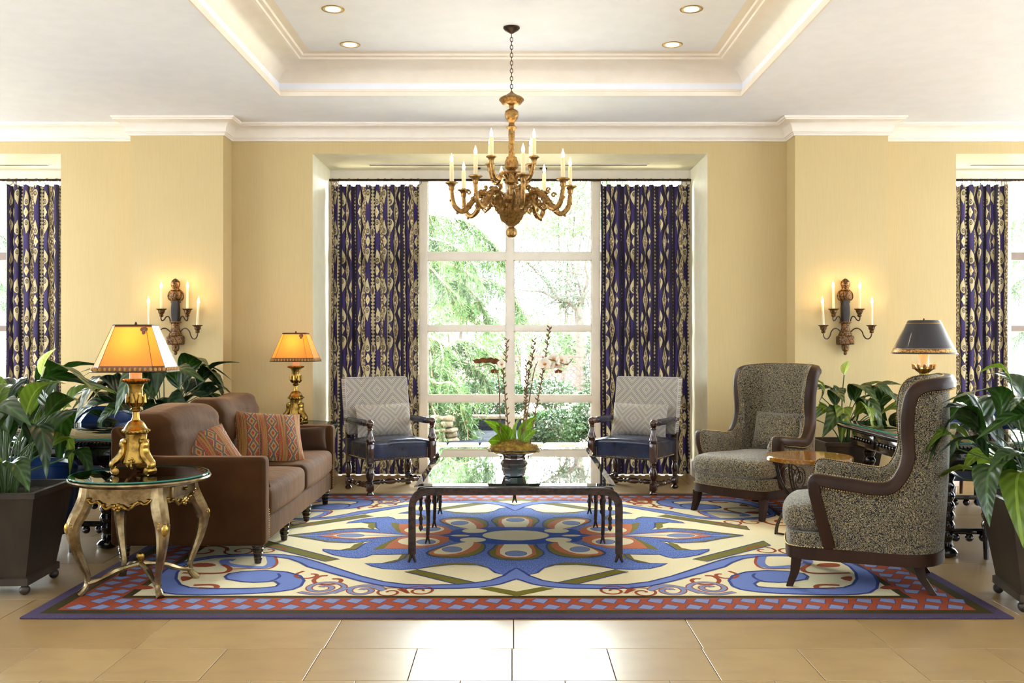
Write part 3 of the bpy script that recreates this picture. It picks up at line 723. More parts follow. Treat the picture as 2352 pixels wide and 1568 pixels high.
P1o = z3((1490,570),(1530,540),(1650,502),(1800,472),(1900,455),(2005,480),(2010,530),(1960,570),(1850,600),(1700,610),(1560,598)); L.poly(P1o, smooth=2)
P2o = z3((2290,632),(2150,622),(2065,592),(2045,555),(2090,520),(2115,488),(2290,488)); L.poly(P2o)
L.done(); Lo.stroke(P1o, .012, True, 3); Lo.stroke(P2o[:-1], .012)
L = Layer('orange_petal', 'r_orange', 10)
L.poly(z3((510,408),(640,428),(850,440),(1100,422),(1330,407)))
L.poly(z3((1105,524),(1150,480),(1240,425),(1330,408),(1720,408),(1700,450),(1600,492),(1450,518),(1300,524)))
L.poly(z3((1508,567),(1560,537),(1700,497),(1900,468),(1980,485),(1945,530),(1850,570),(1700,590),(1570,585)), smooth=2)
L.poly(z3((2290,614),(2180,607),(2110,577),(2118,532),(2140,488),(2290,488)))
L.done()
Lo.stroke(z3((510,408),(640,428),(850,440),(1100,422),(1330,408)), .008)
def ell(cx, cy, rx, ry, n=20): return z3(*[(cx+rx*math.cos(2*PI*k/n), cy+ry*math.sin(2*PI*k/n)) for k in range(n)])
L = Layer('cream_inset', 'r_cream', 11)
L.poly(ell(1420,460,190,38)); L.poly(z3((640,407),(720,424),(850,432),(1000,422),(1330,407)))
L.poly(z3((1550,557),(1640,513),(1760,475),(1900,455),(1900,500),(1810,555),(1690,577),(1590,574)), smooth=2)
L.poly(z3((2290,604),(2205,598),(2150,572),(2150,535),(2190,485),(2290,485)))
L.done()
L = Layer('royal_blue_centre', 'r_royal', 12.5)
L.poly(z3((1600,406),(1690,420),(1690,442),(1740,464),(1790,470),(1800,456),(1900,462),(2000,478),(2150,486),(2290,482),(2290,405))); L.done()
L = Layer('cream_oval', 'r_cream', 13.5)
CE = [(.218*math.cos(2*PI*k/28), .165*math.sin(2*PI*k/28)) for k in range(28)]
L.poly(CE, TWO[:1]); L.poly(ell(1790,407,85,8), SIDE); L.poly(ell(1905,446,118,21)); L.done()
L = Layer('petal_eye', 'r_dot', 13)
for e in ((1483,464,82,22), (1718,532,85,25), (2290,570,80,28), (805,406,120,17)):
    q = ell(*e)
    if e[0] == 2290:
        c_ = F*H/(1130+570/3.92-784)-RCY; q = [(.062*math.cos(2*PI*k/20), c_+.075*math.sin(2*PI*k/20)) for k in range(20)]
    ks = TWO if e[0] == 2290 else (SIDE if e[1] == 406 else MIR)
    L.poly(q, ks); Lo.stroke(q, .009, True, 0, ks)
L.done()
# rust curls
Lr = Layer('rust_curl', 'r_rust', 9.5); Lg = Layer('grey_blue_curl', 'r_grey', 9.8)
Lr.stroke(z2((860,745),(1040,750),(1180,748),(1262,735),(1285,705),(1225,668)), .030)
Lr.poly(z2((950,668),(1020,655),(1130,660),(1160,680),(1060,692),(960,688)), smooth=2)
Lr.poly(z2((860,822),(950,795),(905,778),(845,780)), smooth=2)
Lr.stroke(z2((1000,882),(1150,885),(1165,862),(1100,852),(960,858)), .030)
Lr.poly(z2((395,875),(480,858),(560,862),(600,885),(520,895),(430,893)), smooth=2)
Lr.stroke(z2((1300,712),(1450,705),(1640,705),(1710,655),(1690,592)), .016)
def curl(L, c, r, w, a0, turns, sgn, tail=None):
    cx, cy = Z3(*c); pts = []
    n = int(10*turns)
    for k in range(n+1):
        t = k/n; a = a0+sgn*2*PI*turns*t; rr = r*(1-.82*t); pts.append((cx+rr*math.cos(a), cy+rr*math.sin(a)*1.25))
    if tail: pts = z3(*tail)+pts
    L.stroke(pts, w, False, 3)
curl(Lr, (560,880), .105, .038, 0, 1.4, 1, ((340,918),(480,938),(620,926)))
curl(Lg, (560,880), .105, .024, 0, 1.4, 1, ((340,918),(480,940),(620,928)))
curl(Lr, (920,905), .10, .036, 0, 1.4, 1, ((640,930),(800,880),(980,868))); curl(Lg, (920,905), .10, .024, 0, 1.4, 1, ((640,930),(800,880),(980,868)))
curl(Lr, (1160,922), .085, .015, 0, 1.5, 1, ((1230,895),)); curl(Lr, (1430,908), .085, .015, PI, 1.5, -1, ((1250,885),(1330,930)))
curl(Lr, (640,812), .11, .024, 2.4, .9, 1, ((600,770),)); curl(Lr, (440,765), .09, .022, 2.2, .9, 1)
curl(Lr, (60,540), .10, .016, 0, 1.3, 1); curl(Lr, (-180,545), .10, .016, PI, 1.3, 1); curl(Lr, (-500,545), .13, .026, 0, 1.2, 1)
Lr.done(); Lg.done(); Lo.done()

# ------------------------------------------------------------------ brown velvet sofa: local x = depth (front at +x), y = length
SX, SY = -1.84, 6.60
sofa = thing('sofa', 'brown velvet sofa with turned black feet along the left side of the rug', 'sofa', (SX, SY, RS))
LY = 1.10
def soft(mb, *a, **k): return mb.rbox(*a, **k)
part('back_frame', MB().rbox(-.44, -.31, -LY+.02, LY-.02, .115, .775, .035, 3, 8), 'velvet', sofa)
for sg, nm in ((-1, 'near'), (1, 'far')):
    y0, y1 = (-LY, -LY+.115) if sg < 0 else (LY-.115, LY)
    part('arm', MB().rbox(-.44, .44, y0, y1, .105, .61, .028, 3, 6, fn=lambda x, y, z: (x, y, z+(.17*max(0, min(1, (-.27-x)/.12))**1.0 if z > .4 else 0))), 'velvet', sofa)
    nb = MB()
    for k in range(14): nb.ball((.438, (y0+y1)/2-sg*.045, .13+k*.013), .004, 5, 4)
    part('nailheads', nb, 'brass', sofa, kind='stuff')
part('seat_rail', MB().rbox(-.36, .425, -LY+.10, LY-.10, .108, .245, .02, 3, 6), 'velvet', sofa)
for k in (-1, 1):
    def puff(x, y, z, k=k):
        yc = k*(LY-.115)/2; v = max(0, 1-((y-yc)/((LY-.115)/2))**4); u = max(0, 1-((x-.03)/.46)**4)
        g = .018*math.sin(y*38+2*math.sin(x*9))*(.35) if z > .33 else 0
        return (x+(.018*v if x > .3 else 0), y, z+(.03*u*v+g*.5 if z > .33 else 0))
    y0, y1 = sorted((k*.004, k*(LY-.117)))
    part('seat_cushion', MB().rbox(-.30, .435, y0, y1, .245, .415, .045, 3, 12, fn=puff), 'velvet', sofa)
    def bp(x, y, z, k=k):
        yc = k*(LY-.1)/2; v = max(0, 1-abs((y-yc)/((LY-.1)/2))**8); u = max(0, 1-((z-.62)/.27)**4); t = (z-.40)
        wr = .006*math.sin(z*60+y*9)
        return (x-.20*t+(.055*u*v if x > -.2 else -.01)+wr*(x > -.2), y, z+(.028*v+.012*math.sin(y*7+k) if z > .62 else 0))
    part('back_cushion', MB().rbox(-.29, -.10, min(k*.004, k*(LY-.10)), max(k*.004, k*(LY-.10)), .42, .84, .06, 3, 12, fn=bp), 'velvet', sofa)
leg = MB().lathe([(.019, 0), (.021, .012), (.024, .030), (.020, .034), (.027, .040), (.029, .055), (.023, .060), (.030, .066), (.032, .082), (.026, .087), (.034, .092), (.036, .108), (.034, .112)], 16).mesh('leg', 'ebony')
rings = MB()
for z, r in ((.033, .0232), (.059, .0262), (.086, .0292)): rings.tube([(r*math.cos(2*PI*k/14), r*math.sin(2*PI*k/14), z) for k in range(14)], .0018, 5, closed=True)
rings = rings.mesh('brass_ring', 'brass')
for y in (-1.04, -.40, .27, .96):
    l = link('leg', leg, sofa, (.385, y, 0)); link('brass_ring', rings, l)
for y in (-1.04, .96): l = link('leg', leg, sofa, (-.38, y, 0)); link('brass_ring', rings, l)

def pillow(name, w, h, t, mat, label, loc, rot, group=None, tilt=None, cat='pillow', uvo=(0, 0), pinch=.045, uvs=1):
    mb = MB()
    def f(sg):
        def fn(u, v):
            a, b = 2*u-1, 2*v-1; e = (1-abs(a)**2.4)*(1-abs(b)**2.4)
            px = a*w/2*(1-pinch*(1-abs(b)**2)*1.2*(abs(a) > .0)*abs(a)); pz = b*h/2*(1-pinch*(1-abs(a)**2)*1.6*abs(b))
            return (px, sg*t/2*max(0, e)**.55, pz + h/2)
        return fn
    n = 14
    mb.grid(f(-1), n, n, lambda u, v: ((u*w+uvo[0])*uvs, (v*h+uvo[1])*uvs)); 
    mb2 = MB(); mb2.grid(f(1), n, n, lambda u, v: ((u*w+uvo[0])*uvs, (v*h+uvo[1])*uvs))
    k = len(mb.v); mb.v += mb2.v; mb.f += [tuple(i+k for i in q[::-1]) for q in mb2.f]; mb.uv += mb2.uv
    o = link(name, mb.mesh(name, mat, 80), None, loc, rot); tag(o, label, cat, group); return o
# pillows on the sofa (face local -y)
pillow('kilim_pillow', .48, .44, .15, 'kilim', 'red and gold kilim pillow leaning on the back cushion in the middle of the sofa', (-1.66, 6.70, .445), (R(-42), R(5), R(26)), 'kilim pillows on the sofa', uvo=(.03, .02))
pillow('kilim_pillow', .46, .40, .15, 'kilim', 'kilim pillow slumped behind the near arm of the sofa, only its top showing', (-1.77, 5.86, .44), (R(-46), R(-12), R(44)), 'kilim pillows on the sofa', uvo=(.10, .03))
pillow('brown_pillow', .34, .20, .12, 'velvet2', 'small brown velvet pillow leaning on the far arm of the sofa', (-1.58, 7.42, .43), (R(-14), 0, R(24)), 'brown velvet pillows')
pillow('brown_pillow', .38, .175, .09, 'velvet2', 'brown velvet pillow tucked inside the near arm of the sofa', (-1.60, 5.665, .43), (R(4), 0, R(0)), 'brown velvet pillows')

# ------------------------------------------------------------------ gilt end tables with cabriole legs
def end_table(loc, rz, label):
    t = thing('end_table', label, 'table', loc, rz, 'gilt end tables beside the sofa'); HT = .575; r = .352
    top = [(0, HT-.028), (r-.03, HT-.028), (r-.012, HT-.024), (r-.004, HT-.018), (r, HT-.010), (r-.003, HT-.003), (r-.010, HT), (0, HT)]
    tp = part('tabletop', MB().lathe(top, 56), 'olivegold', t)
    part('glass_cover', MB().lathe([(0, HT+.001), (r-.014, HT+.001), (r-.006, HT+.004), (r-.008, HT+.008), (0, HT+.009)], 56), 'tglass', t)
    part('glass_bevel', MB().lathe([(r-.018, HT+.0012), (r-.010, HT+.0012), (r-.005, HT+.005), (r-.010, HT+.0094), (r-.018, HT+.0096)], 56, cap=False), 'cedge', t)
    a = .205                                                # apron half-size
    def side(mb, k):                                        # serpentine apron board
        n = 16
        for i in range(n):
            u0, u1 = -1+2*i/n, -1+2*(i+1)/n
            def b(u): return HT-.118-.020*math.cos(u*PI)*1.0+.018*abs(u)**3
            ry = lambda u: -a-.028*(1-u*u)
            for uu0, uu1 in ((u0, u1),):
                vs = [(uu0*a, ry(uu0), b(uu0)), (uu1*a, ry(uu1), b(uu1)), (uu1*a, ry(uu1), HT-.028), (uu0*a, ry(uu0), HT-.028),
                      (uu0*a, ry(uu0)+.018, b(uu0)), (uu1*a, ry(uu1)+.018, b(uu1)), (uu1*a, ry(uu1)+.018, HT-.028), (uu0*a, ry(uu0)+.018, HT-.028)]
                mb.add(vs, [(0,1,2,3), (5,4,7,6), (4,5,1,0), (3,2,6,7)], Matrix.Rotation(k*PI/2, 4, 'Z'))
    for k in range(4):
        mb = MB(); side(mb, k); part('apron', mb, 'olivegold', t)
        c = MB()                                            # carved scrolling leaves along the lower edge
        T = Matrix.Rotation(k*PI/2, 4, 'Z')
        for sg in (-1, 1):
            pts = [(sg*u*a, -a-.028*(1-u*u)-.003, HT-.112-.020*math.cos(u*PI)+.012*math.sin(u*16)) for u in [j/14 for j in range(15)]]
            c.tube(pts, [.010-.005*j/14 for j in range(15)], 6, T)
            for u in (.15, .35, .55, .75, .92):
                c.ball((sg*u*a, -a-.028*(1-u*u)-.004, HT-.106-.020*math.cos(u*PI)), .010, 6, 5, .8, T)
        for q in range(5): c.ball((.014*math.cos(q*2*PI/5), -a-.034, HT-.130+.014*math.sin(q*2*PI/5)), .010, 6, 5, 1, T)
        c.ball((0, -a-.040, HT-.130), .008, 6, 5, 1, T)
        part('apron_carving', c, 'gold', t)
    dr = MB().rbox(a+.018, a+.034, -.13, .13, HT-.095, HT-.038, .004, 2)
    d = part('drawer', dr, 'olivegold', t); part('knob', MB().ball((a+.042, 0, HT-.066), .010, 8, 6), 'gold', d)
    for k in range(4):
        an = PI/4+k*PI/2; dx_, dy_ = math.cos(an), math.sin(an)
        prof = [(.262, HT-.03, .036), (.268, HT-.09, .040), (.290, HT-.15, .042), (.322, HT-.21, .038), (.330, HT-.26, .033), (.315, HT-.34, .026), (.285, HT-.42, .020), (.262, HT-.48, .0165), (.262, HT-.53, .016), (.285, HT-.560, .019), (.302, HT-.575, .021)]
        pts = catmull([(dx_*p[0], dy_*p[0], p[1]) for p in prof], 3); rr = catmull([(p[2], 0, 0) for p in prof], 3)
        l = part('leg', MB().tube(pts, [q.x for q in rr], 10), 'olivegold', t)
        sh = MB(); T = Matrix.Translation((dx_*.352, dy_*.352, HT-.235)) @ Matrix.Rotation(an, 4, 'Z')
        sh.ball((0, 0, 0), .020, 8, 6, 1.7, T)
        for q in range(11):
            b = -.5+q*(PI+1.0)/10; sh.ball((-.008, .027*math.cos(b), .012+.034*math.sin(b)), .0075, 5, 4, 1.1, T)
        for sg in (-1, 1): sh.tube([(-.012, sg*.022, -.02), (-.016, sg*.014, -.055), (-.028, 0, -.10)], [.007, .006, .003], 5, T)
        part('shell_carving', sh, 'gold', l)
    for k in range(2):
        an = PI/4+k*PI/2; q = .262
        pts = [(math.cos(an)*s_*q, math.sin(an)*s_*q, .095+.02*math.cos(s_*PI)-.02*(abs(s_) > .5)*math.sin((abs(s_)-.5)*PI)) for s_ in [-1+i/8 for i in range(17)]]
        part('stretcher', MB().tube(pts, [.015+.004*math.cos(i*1.5) for i in range(17)], 8), 'olivegold', t)
    part('finial', MB().lathe([(.010, .112), (.016, .118), (.010, .126), (.008, .132), (.018, .142), (.022, .155), (.018, .168), (.006, .176)], 14), 'gold', t)
    return t
end_table((-1.925, 5.03, RS), R(-6), 'round gilt end table with carved cabriole legs, in front of the near sofa arm')
end_table((-1.826, 8.22, 0), R(4), 'round gilt end table with glass top, behind the far sofa arm by the window')

# ------------------------------------------------------------------ gilt lamps with parchment shades
def gilt_lamp(loc, rz, label, power):
    t = thing('table_lamp', label, 'lamp', loc, rz, 'gilt lamps with parchment shades')
    b = MB()
    for k in range(3):                                      # tripod scroll feet
        an = -PI/2+k*2*PI/3+PI; T = Matrix.Rotation(an, 4, 'Z')
        pts = catmull([(.045, 0, .165), (.058, 0, .17), (.066, 0, .155), (.062, 0, .13), (.070, 0, .10), (.092, 0, .075), (.112, 0, .058), (.116, 0, .042), (.105, 0, .034), (.098, 0, .044)], 3)
        b.tube(pts, [.010+.010*math.sin(PI*min(1, i/len(pts)*1.15)) for i in range(len(pts))], 8, T, flat=1.5)
        b.lathe([(.010, -.030), (.018, -.028), (.019, 0), (.018, .028), (.010, .030)], 10, T=T @ Matrix.Translation((.104, 0, .019)) @ Matrix.Rotation(PI/2, 4, 'X'))
        b.lathe([(.006, -.026), (.011, -.024), (.011, .024), (.006, .026)], 8, T=T @ Matrix.Translation((.062, 0, .168)) @ Matrix.Rotation(PI/2, 4, 'X'))
    b.lathe([(.010, .045), (.070, .055), (.072, .062), (.062, .09), (.054, .13), (.050, .17), (.052, .205), (.058, .212)], 3*8, flute=3, fa=.10)
    for k in range(3):
        T = Matrix.Rotation(-PI/2+k*2*PI/3, 4, 'Z')
        for q in range(5): b.ball((.066, .012*math.cos(q*2*PI/5), .070+.012*math.sin(q*2*PI/5)), .008, 6, 4, 1, T)
        b.tube([(.066, 0, .065), (.070, 0, .045), (.062, 0, .028)], [.008, .008, .003], 6, T)
    part('tripod_base', b, 'gold', t)
    s = MB().lathe([(.058, .210), (.067, .214), (.067, .226), (.058, .232), (.048, .25), (.036, .268), (.022, .276), (.018, .288), (.017, .318), (.026, .324), (.028, .332), (.020, .338), (.022, .346), (.034, .36), (.038, .385), (.036, .40), (.034, .44), (.042, .462), (.060, .472), (.064, .480), (.060, .488), (.03, .49)], 24)
    for k in range(20): a = k*2*PI/20; s.ball((.064*math.cos(a), .064*math.sin(a), .480), .0065, 5, 4); s.ball((.066*math.cos(a), .066*math.sin(a), .220), .0065, 5, 4)
    part('baluster', s, 'gold', t)
    lv = MB()
    for k in range(8):
        T = Matrix.Rotation(k*PI/4, 4, 'Z')
        lv.tube([(.028, 0, .345), (.042, 0, .37), (.044, 0, .392), (.048, 0, .412)], [.006, .014, .010, .002], 6, T)
    part('acanthus_cup', lv, 'gold', t)
    part('candle_sleeve', MB().lathe([(.031, .486), (.031, .60), (.029, .604), (0, .604)], 20), 'glow', t)
    # rectangular shade with canted corners
    def ring(hx, hy, c): return [(-hx+c, -hy), (hx-c, -hy), (hx, -hy+c), (hx, hy-c), (hx-c, hy), (-hx+c, hy), (-hx, hy-c), (-hx, -hy+c)]
    z0, z1 = .527, .765
    lo, hi = ring(.190, .155, .050), ring(.097, .075, .021)
    def at(f): return [(lerp(a[0], b_[0], f), lerp(a[1], b_[1], f), lerp(z0, z1, f)) for a, b_ in zip(lo, hi)]
    def shell(f0, f1, off=0):
        A, B = at(f0), at(f1); 
        if off: A = [(x*(1+off), y*(1+off), z) for x, y, z in A]; B = [(x*(1+off), y*(1+off), z) for x, y, z in B]
        return MB().add(A+B, [(i, (i+1) % 8, 8+(i+1) % 8, 8+i) for i in range(8)])
    sh = part('lamp_shade', shell(0, 1), 'parch', t, smooth=0)
    part('painted_border', shell(.005, .13, .006), 'parch2', sh, smooth=0)
    part('top_border', shell(.955, .995, .010), 'parch2', sh, smooth=0)
    sc = MB()
    A, B = at(0.005), at(.13)
    for i in range(8):                                      # painted shell motifs on the lower border
        n = 11 if i % 4 == 0 else (8 if i % 2 == 0 else 3)
        for k in range(n):
            u = (k+.5)/n; j = (i+1) % 8; p = Vector(A[i]).lerp(Vector(A[j]), u); q = Vector(B[i]).lerp(Vector(B[j]), u); c = p.lerp(q, .42)*1.0; c.x *= 1.012; c.y *= 1.012
            sc.ball(c, .009, 6, 4, 1.2)
    part('painted_shells', sc, shade('shade_shells', srgb(200,150,60), .4) if 'shade_shells' not in bpy.data.materials else bpy.data.materials['shade_shells'], sh)
    g = MB(); 
    for f in (.002, .998):
        P = [(x*1.008, y*1.008, z) for x, y, z in at(f)]; g.tube(P, .0032, 5, closed=True)
    for i in range(8): g.tube([at(0)[i], at(1)[i]], .0014, 4)
    g.tube([(-.2, 0, .765), (.2, 0, .765)][:0] or [(-.096, 0, .764), (.096, 0, .764)], .002, 4); g.lathe([(.004, .764), (.008, .772), (.004, .782)], 8)
    part('shade_trim', g, 'bronzerod', sh)
    fd = MB(); c = Vector(at(.86)[1])*1.01                  # painted quatrefoil in the upper corner
    for (x, z, r) in ((-.020, .004, .010), (0, .004, .010), (-.010, -.012, .010), (-.010, .010, .008)): fd.ball((c.x+x-.005, c.y-.001-.5*(.0), c.z+z), r, 8, 4, 1.1)
    fd = MB().add([tuple(v) for v in fd.v], fd.f) if False else fd
    for i, v in enumerate(fd.v): fd.v[i] = (v[0], c.y+(v[1]-c.y)*.15+(v[2]-c.z)*.36, v[2])
    part('painted_quatrefoil', fd, 'parch2', sh)
    l = light('lamp_bulb', 'POINT', (0, 0, .66), (0, 0, 0), power, (1, .60, .26), shadow_soft_size=.07); l.parent = t
    return t
gilt_lamp((-1.945, 5.02, RS+.5855), R(2), 'gilt tripod lamp with glowing amber shade on the end table nearest the camera', 1.3)
gilt_lamp((-1.83, 8.22, .5855), R(-4), 'gilt tripod lamp with parchment shade on the end table beside the window', 1.2)

# ------------------------------------------------------------------ coffee table
TX, TY = .02, 6.60; HX, HY = .593, 1.035
ct = thing('coffee_table', 'long iron coffee table with a dark glass top holding the orchid', 'table', (TX, TY, RS))
def bar_(mb, pts, w, t): mb.tube(pts, [w]*len(pts), 4, flat=t)
ZR = .402
def arch(y):                                                # a bent bar: leg, rounded shoulder, rail, shoulder, leg
    pts = []
    for sg in (-1, 1):
        q = [(sg*HX, y, .05), (sg*HX, y, .20), (sg*HX, y, .32)]+[(sg*(HX-.09+.09*math.cos(a)), y, .32+.09*math.sin(a)) for a in (R(22), R(45), R(68))]+[(sg*(HX-.09), y, .41), (sg*.25, y, .41)]
        pts += q if sg < 0 else q[::-1]
    return pts
def sqtube(pts, hw, hd):                                    # square section
    mb = MB(); m = len(pts); P = [Vector(p) for p in pts]; vs = []
    for i in range(m):
        t = (P[min(i+1, m-1)]-P[max(i-1, 0)]).normalized(); n = t.cross(Vector((0, 1, 0))).normalized()
        jit = .0018*math.sin(i*5.3)
        for a, b in ((1, 1), (1, -1), (-1, -1), (-1, 1)): q = P[i]+n*a*(hw+jit)+Vector((0, 1, 0))*b*hd; vs.append(tuple(q))
    fs = [(i*4+k, i*4+(k+1) % 4, i*4+4+(k+1) % 4, i*4+4+k) for i in range(m-1) for k in range(4)]+[(0, 1, 2, 3), (m*4-1, m*4-2, m*4-3, m*4-4)]
    return mb.add(vs, fs)
def fork(mb, x, y, w, h=.06):
    for sg in (-1, 1): mb.tube([(x, y, h), (x+sg*w*.4, y, h*.55), (x+sg*w, y, .002)], [w*.62, w*.5, w*.34], 6)
for y in (-HY, HY):
    f = part('end_arch', sqtube(arch(y), .021, .016), 'iron', ct, smooth=30)
    for sg in (-1, 1):
        mb = MB(); fork(mb, sg*HX, y, .020); part('forked_foot', mb, 'iron', f)
for sg in (-1, 1):
    part('side_rail', MB().rbox(sg*(HX-.045)-.017, sg*(HX-.045)+.017, -HY, HY, ZR-.012, ZR+.018, .005, 1, 12, fn=lambda x, y, z: (x, y, z+.002*math.sin(y*31))), 'iron', ct)
    for y in (-.52, 0, .52):
        mb = MB(); x = sg*(HX-.045)
        mb.tube([(x, y, .40), (x+.006, y+.004, .33), (x, y-.004, .26), (x+.004, y, .16), (x, y, .055)], [.014, .012, .017, .012, .012], 7)
        mb.ball((x, y, .27), .022, 7, 6); fork(mb, x, y, .014, .055); part('side_leg', mb, 'iron', ct)
mb = MB(); mb.tube([(0, HY-.01, .40), (0, HY-.01, .06)], [.019, .015], 6); fork(mb, 0, HY-.01, .016); part('rear_leg', mb, 'iron', ct)
for sg in (-1, 1):
    for y, h_ in ((-HY+.05, 0), (-.46, .01), (-.06, 0), (.46, .01)):
        br = MB(); x = sg*(HX-.045)
        br.tube([(x, y, .39), (x, y+.012, .34), (x, y+.0, .28), (x, y+.012, .22), (x, y, .17)], [.006, .010, .006, .010, .005], 6)
        for z in (.36, .30, .24, .19): br.ball((x, y+.006, z), .013, 6, 5, 1.3)
        part('hanging_link', br, 'iron', ct)
gxh, gyh = .583, 1.02
part('frame_lip', MB().box(-gxh+.03, gxh-.03, -gyh+.03, gyh-.03, ZR+.0195, ZR+.026), 'iron', ct, smooth=0)
gl = MB(); bv = .045; zt_ = ZR+.042
v = [(-gxh, -gyh, ZR+.027), (gxh, -gyh, ZR+.027), (gxh, gyh, ZR+.027), (-gxh, gyh, ZR+.027)]
v += [(-gxh, -gyh, ZR+.034), (gxh, -gyh, ZR+.034), (gxh, gyh, ZR+.034), (-gxh, gyh, ZR+.034)]
v += [(-gxh+bv, -gyh+bv, zt_), (gxh-bv, -gyh+bv, zt_), (gxh-bv, gyh-bv, zt_), (-gxh+bv, gyh-bv, zt_)]
gl.add(v, [(3,2,1,0), (8,9,10,11)]+[(a+k, a+(k+1) % 4, a+4+(k+1) % 4, a+4+k) for a in (0, 4) for k in range(4)])
part('glass_top', gl, 'cglass', ct, smooth=0)
ZTAB = RS+zt_
# ------------------------------------------------------------------ orchid
oc = thing('potted_orchid', 'white orchid in a flared iridescent pot with golden moss on the coffee table', 'potted plant', (.012, 5.95, ZTAB))
def hexr(prof, mat, nm): return part(nm, MB().lathe(prof, 10), mat, oc, smooth=20)
hexr([(.050, 0), (.066, .004), (.066, .012), (.078, .05), (.074, .056), (.084, .074), (.084, .082), (.066, .105), (.064, .112), (.10, .130), (.150, .150), (.172, .166), (.168, .170), (.10, .155), (0, .14)], 'iris', 'pot')
ms = MB(); rr_ = random.Random(4)
def mossf(u, v):
    a = 2*PI*u; r = .160*v; nz = mnoise.noise(Vector((math.cos(a)*v*6, math.sin(a)*v*6, 1)))
    return (r*math.cos(a), r*math.sin(a), .166+.052*(1-v**2)+.014*nz-(.012 if v > .95 else 0))
ms.grid(mossf, 36, 10)
for i in range(1600):
    a = rr_.uniform(0, 2*PI); r = .166*math.sqrt(rr_.random()); z = .168+.052*(1-(r/.166)**2); d = Vector((rr_.gauss(0, 1), rr_.gauss(0, 1), rr_.uniform(.0, 1))).normalized()*rr_.uniform(.008, .02)
    if r > .155 and rr_.random() < .4: d.z = -abs(d.z)*1.5
    p = Vector((r*math.cos(a), r*math.sin(a), z)); w = Vector((-d.y, d.x, 0)).normalized()*.0018
    ms.add([tuple(p-w), tuple(p+w), tuple(p+d)], [(0, 1, 2)])
part('moss', ms, 'moss', oc, kind='stuff')
def leaf_mesh(name, mat, L, Wd, arch_=.3, fold=.25, wave=.02, n=9, tipc=.75, flip=1, seed=0):
    mb = MB(); rr = random.Random(seed); ph = rr.uniform(0, 6)
    def fn(u, v):
        s_ = 2*v-1; t = u
        w = Wd*.5*(math.sin(PI*t**tipc)**.85 if 0 < t < 1 else 0)+.0008
        x = L*t*(1-.10*arch_*t); z = L*(arch_*.5*math.sin(PI*t*.8)-arch_*.95*t**2.4)
        return (x, s_*w, z+abs(s_)*w*fold*2-abs(s_)**3*w*fold*1.1+wave*L*math.sin(t*17+ph+s_*2)*abs(s_)*.35)
    mb.grid(fn, n, 4, lambda u, v: ((2*v-1)*.5*math.sin(PI*min(.999, max(.001, u**tipc))), u))
    return mb.mesh(name, mat, 80)
for (az, el, L, wd, mt) in ((190, 18, .15, .11, 'orleaf'), (182, 62, .17, .10, 'orleaf'), (168, 48, .23, .09, 'orleaf'), (75, 74, .21, .10, 'orleaf'), (12, 66, .21, .10, 'orleaf'), (350, 50, .14, .07, 'orleaf')):
    link('leaf', leaf_mesh('leaf', mt, L, wd, .25, .18, 0, 8, .95), oc, (.03*math.cos(R(az))+.01, .03*math.sin(R(az)), .185), (R(60 if az > 90 else -60), -R(el), R(az)))
def spike(pts, knob, nm='flower_spike'):
    p = catmull([( (x-1180)/374.8, 0, (1098-y)/374.8) for x, y in pts], 5); n = len(p)
    p = [Vector((q.x, .05*math.sin(i/n*2.2)*(1 if knob else -.6), q.z)) for i, q in enumerate(p)]
    mb = MB().tube(p, [.0042-.0018*i/n for i in range(n)], 6)
    if knob:
        for i in range(3, n):
            for k in (0, 1):
                q = p[i]; sg = 1 if (i+k) % 2 else -1
                mb.tube([tuple(q+Vector((0, 0, k*.012))), (q.x+sg*.010, q.y, q.z+.008+k*.012), (q.x+sg*.015, q.y, q.z+.016+k*.012)], [.005, .0045, .001], 5)
    return part(nm, mb, 'orstem', oc)
spike([(1150, 1060), (1148, 960), (1145, 880), (1136, 850), (1118, 842), (1100, 848), (1085, 846)], 0)
spike([(1172, 1060), (1166, 980), (1158, 900), (1155, 852), (1160, 835), (1164, 790)], 1)
spike([(1190, 1060), (1205, 950), (1212, 880), (1222, 830), (1227, 790)], 1)
spike([(1196, 1060), (1210, 960), (1222, 880), (1232, 840), (1250, 830), (1275, 834), (1300, 842), (1312, 832)], 0)
spike([(1212, 1060), (1228, 960), (1242, 890), (1250, 840), (1258, 790), (1262, 762)], 1)
spike([(1205, 1060), (1208, 960), (1208, 900), (1210, 840)], 1)
def flower(px, py, yo, mat, s_=1, fz=0, tilt=0):
    mb = MB(); r0 = .042*s_
    for k, (a, L, wd) in enumerate(((90, 1, .75), (210, 1, .7), (330, 1, .7), (20, 1.05, 1.15), (160, 1.05, 1.15))):
        def fn(u, v, a=a, L=L, wd=wd):
            w = r0*wd*.62*math.sin(PI*min(1, u**.8*.93+.04)); t = u*r0*L; s2 = (2*v-1)*w
            return (t*math.cos(R(a))-s2*math.sin(R(a)), -.012*math.sin(u*2)+.006*k*.2, t*math.sin(R(a))+s2*math.cos(R(a)))
        mb.grid(fn, 5, 4)
    o = part('blossom', mb, mat, oc, ((px-1180)/374.8, yo, (1098-py)/374.8), (R(tilt), 0, R(fz)))
    c = MB().lathe([(.002, 0), (.009*s_, .006), (.006*s_, .014), (.002, .018)], 8, T=Matrix.Rotation(PI/2, 4, 'X')); part('lip', c, 'petaly', o)
